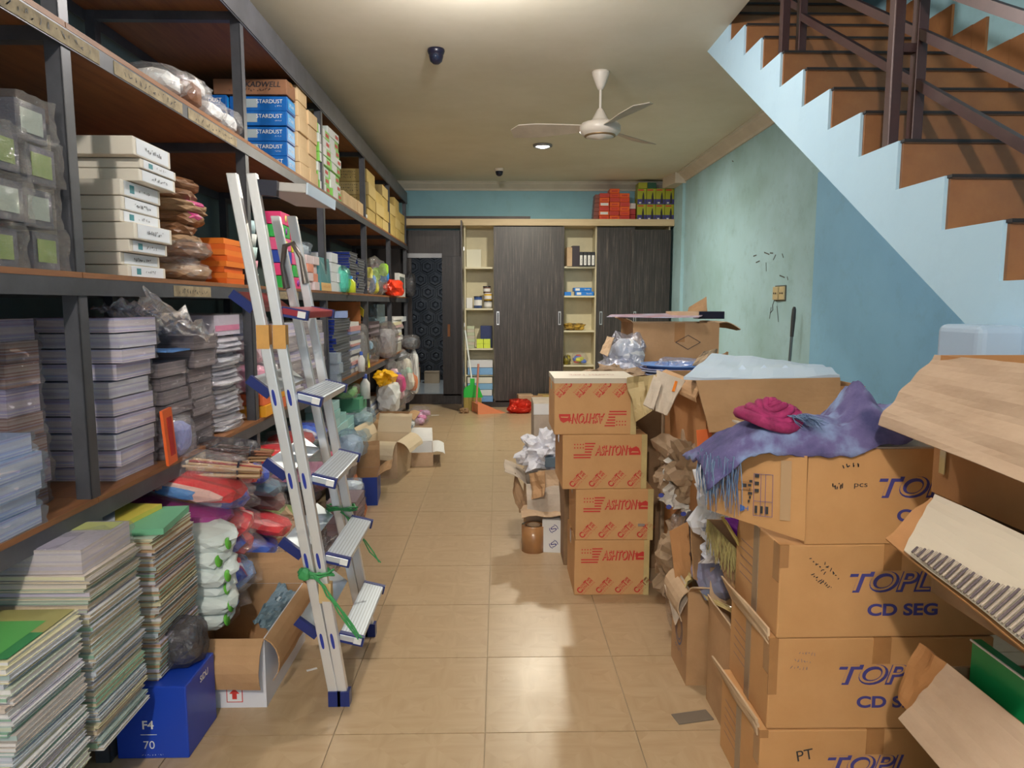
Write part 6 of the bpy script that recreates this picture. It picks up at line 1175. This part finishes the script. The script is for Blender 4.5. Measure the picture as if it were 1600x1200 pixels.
panel('kraft_sheet', [onY(980, 590, 3.2), onY(1050, 583, 3.3), onY(1022, 640, 3.0), onY(992, 660, 3.1)], mat('yellow_kraft', (.40, .30, .14), .7, bump=.4, bscale=20), .004, 8, .02, 41, None, 'yellowish crumpled kraft sheet wedged behind the red-lettered top carton', 'paper', cre=.02)
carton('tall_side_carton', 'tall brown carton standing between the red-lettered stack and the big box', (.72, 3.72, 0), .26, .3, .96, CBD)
# --- back group: box with the printed diamond
carton('base_carton', 'brown carton at the base of the far pile near the right wall', (1.10, 4.35, 0), .75, .6, .5, CB); carton('base_carton', 'second brown carton of the far pile under the diamond-printed box', (1.08, 4.33, .502), .7, .56, .52, CB3)
def cino(pm, dx, dy, dz):
    y = -dy / 2; M0 = frame((.07, y, dz * .55), (1, 0, 0), (0, 0, 1)); P = [(-.075, 0), (0, .043), (.075, 0), (0, -.043)]
    for i in range(4):
        a, b = Vector((*P[i], .0015)), Vector((*P[(i + 1) % 4], .0015)); pm.add([M0 @ a, M0 @ b, M0 @ (b * .91), M0 @ (a * .91)], [(0, 1, 2, 3)], 2)
    decal(pm, 'CINO', (.0, y, .022), (1, 0, 0), (0, 0, 1), .016, .06, 2); quad(pm, (.02, y, dz * .78), (1, 0, 0), (0, 0, 1), -.03, .03, -.055, .055, 4, .0008)
DB = openbox('diamond_print_box', 'open brown box printed with a diamond outline on the far pile', (1.03, 4.22, 1.045), .50, .40, .245, CB, CB2, 0, (('x+', 108, .26), ('x-', 60, .1)), .006, None, seed=31)
pm = MB(); cino(pm, .50, .40, .245); obj('print', pm, [RED, NAVY, INK, PAPER, TAPE], DB)
panel('raised_flap', [onY(1074, 488, 4.35), onY(1105, 492, 4.35), onY(1103, 465, 4.38), onY(1076, 481, 4.38)], CB, .006, 5, .004, 33, DB)
panel('printed_sheet', [onY(948, 495, 4.0), onY(1092, 497, 3.98), onY(1100, 491, 4.35), onY(960, 491, 4.3)], mat('printed_poster_sheet', (.62, .66, .85), .3, col2=(.55, .2, .25), scale=9), .003, 8, .004, 34, None, 'white sheet with blue and red print lying on the diamond-printed box', 'poster')
bx('brown_pack', 'small brown paper pack on top of the printed sheet', 'pack', (1.13, 4.28, 1.325), (.17, .14, .03), CB2); bx('black_pack', 'small black pack right of the brown paper pack', 'pack', (1.30, 4.3, 1.31), (.16, .12, .045), BK)
PBW = film('pearly_bag', (.85, .88, 1), .55, .2)
bag('pearly_bag', 'thin pearly plastic bag sticking up left of the diamond-printed box', 'bag', (.74, 4.0, 1.03), .26, .2, .19, PBW, 351, PAPER, crump=.5)
bag('pearly_bag', 'flat pearly plastic bag lying before the diamond-printed box', 'bag', (.68, 3.85, .985), .26, .26, .10, PBW, 352, tone((.75, .75, .8)), crump=.45)
for i in range(4):
    o = place_obj('plastic_basin', MB().lathe([(.001, 0), (.14, 0), (.20, .055), (.225, .06), (.225, .066), (.195, .06), (.135, .006), (.001, .006)], 32).mesh('b'), (.99, 3.72, .965 + i * .017), 0, (jit(.02), jit(.02))); o.scale = (1, .75, 1)
    o.data.materials.append(tone([(.25, .32, .55), (.45, .5, .65), (.3, .35, .6), (.18, .35, .75)][i], .25)); tag(o, 'pale blue oval plastic basin in the nested pile before the far box, ' + place(i, 4), 'basin', 'pale blue basins')
bag('clear_bag', 'clear film crumpled inside the top pale blue basin', 'bag', (.99, 3.74, 1.045), .3, .22, .06, PBW, 353, crump=.3)
carton('ledge_carton', 'brown carton under the pale blue basins', (1.02, 3.72, 0), .34, .36, .962, CB2) if True else None
for i, (cs_, m_, lab) in enumerate((([onY(935, 568, 3.8), onY(962, 575, 3.7), onY(958, 592, 3.65), onY(938, 588, 3.75)], CB2, 'small pale cardboard flap at the left of the pearly bags'), ([onY(938, 552, 3.9), onY(950, 558, 3.85), onY(961, 527, 3.9), onY(950, 527, 3.95)], CB2, 'upright pale cardboard flap left of the pearly bags'), ([onY(1080, 572, 3.6), onY(1120, 570, 3.7), onY(1122, 545, 3.8), onY(1098, 550, 3.7)], CB2, 'pale cardboard flap right of the blue basins'), ([onY(1118, 565, 3.8), onY(1138, 562, 3.8), onY(1138, 550, 3.85), onY(1124, 555, 3.85)], CBD, 'little dark torn cardboard corner right of the basins'))):
    panel('torn_flap', cs_, m_, .005, 5, .01, 50 + i, None, lab, 'cardboard', rag=.04)
bag('paper_heap', 'crumpled kraft paper behind the top red-lettered carton', 'crumpled paper', (.60, 3.72, .93), .36, .26, .12, KP, 355, crump=.5, n=4)
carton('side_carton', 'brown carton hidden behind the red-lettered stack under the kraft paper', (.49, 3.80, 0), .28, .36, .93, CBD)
# --- pile left of the red-lettered stack
GB = carton('tall_grey_carton', 'tall grey-brown carton standing behind the torn boxes by the aisle', (.38, 4.62, 0), .30, .34, .76, CBG, .0, None, None)
obj('white_patch', MB().box(-.151, .1, -.1715, -.1695, .69, .761), PAPER, GB)
tr = thing('tape_roll', 'brown packing tape roll standing on the floor beside a white box', 'tape roll', (.20, 3.86, 0))
obj('roll_body', MB().lathe([(.038, 0), (.068, 0), (.068, .15), (.038, .15), (.038, 0)], 24), TAPE, tr); obj('core', MB().lathe([(.036, 0), (.038, .0), (.038, .151), (.034, .151), (.034, 0)], 20), CB2, tr)
def wl(pm, dx, dy, dz):
    for z in (.05, .14): decal(pm, 'S', (.0, -dy / 2, z), (1, 0, 0), (0, 0, 1), .03, .03, 1, rot=.6); M0 = frame((0, -dy / 2, z), (1, 0, 0), (0, 0, 1)); [pm.add([M0 @ Vector((r * math.cos(t), r * math.sin(t), .001)) for t, r in ((a, .022), (a + .5, .022), (a + .5, .026), (a, .026))], [(0, 1, 2, 3)], 1) for a in (0, .5, 1, 3, 3.5, 4)]
bx('white_logo_box', 'white box with blue round logos on the floor beside the red-lettered stack', 'box', (.325, 3.9, 0.0), (.13, .18, .19), PAPER, None, -.15, wl)
LB = openbox('torn_box', 'torn low brown box by the aisle with white packing paper on top', (.28, 4.12, .0), .24, .34, .36, CB2, CBG, 0, (('x-', 60, .6), ('y-', 140, .5), ('y+', 20, .3)), .005, None, seed=41)
for i, (cs_, m_, lab) in enumerate((([onY(812, 790, 3.9), onY(885, 780, 3.9), onY(885, 805, 3.8), onY(815, 806, 3.8)], CB2, 'long torn kraft flap above the tape roll'), ([onY(806, 738, 4.0), onY(834, 800, 3.9), onY(812, 800, 3.85), onY(802, 770, 3.9)], CBD, 'dark torn cardboard sticking up at the aisle side'), ([onY(840, 735, 3.95), onY(888, 733, 3.95), onY(888, 780, 3.9), onY(845, 778, 3.9)], CB2, 'pale brown carton side beside the red-lettered stack'), ([onY(826, 740, 3.9), onY(850, 736, 3.85), onY(852, 775, 3.8), onY(832, 780, 3.85)], CB, 'bent kraft scrap in front of the pale carton side'), ([onY(806, 738, 4.3), onY(822, 730, 4.3), onY(826, 738, 4.3), onY(812, 741, 4.25)], CBD, 'small dark cardboard triangle over the floor at the aisle'))):
    panel('torn_kraft', cs_, m_, .004, 6, .016, 60 + i, None, lab, 'cardboard', rag=.05)
bag('white_crumple', 'crumpled white packing paper heaped beside the red-lettered stack', 'crumpled paper', (.28, 4.10, .42), .30, .3, .20, WP2, 361, crump=.6, n=4)
bx('small_grey_box', 'small blue-grey box tucked under the white packing paper', 'box', (.33, 3.98, .46), (.12, .06, .06), tone((.12, .18, .24)))
bx('tall_folded_board', 'folded dark tape scrap lying on the floor by the lettered low box', 'tape scrap', (.66, 2.22, 0), (.13, .06, .004), mat('smoky_tape_scrap', (.18, .15, .12), .3), None, .2)
bag('blue_shred', 'white and clear plastic shred at the foot of the low open box', 'plastic scrap', (.655, 2.50, .12), .03, .05, .03, FILMB, 371, crump=.5) if False else None
# prints are flat lettering made of many tiny pieces: one part each
for o in bpy.data.objects:
    if o.parent and o.name.split('.')[0] in ('print', 'top_print', 'flap_print', 'cover_print', 'end_label', 'label_tape', 'blue_logo'): o['kind'] = 'stuff'
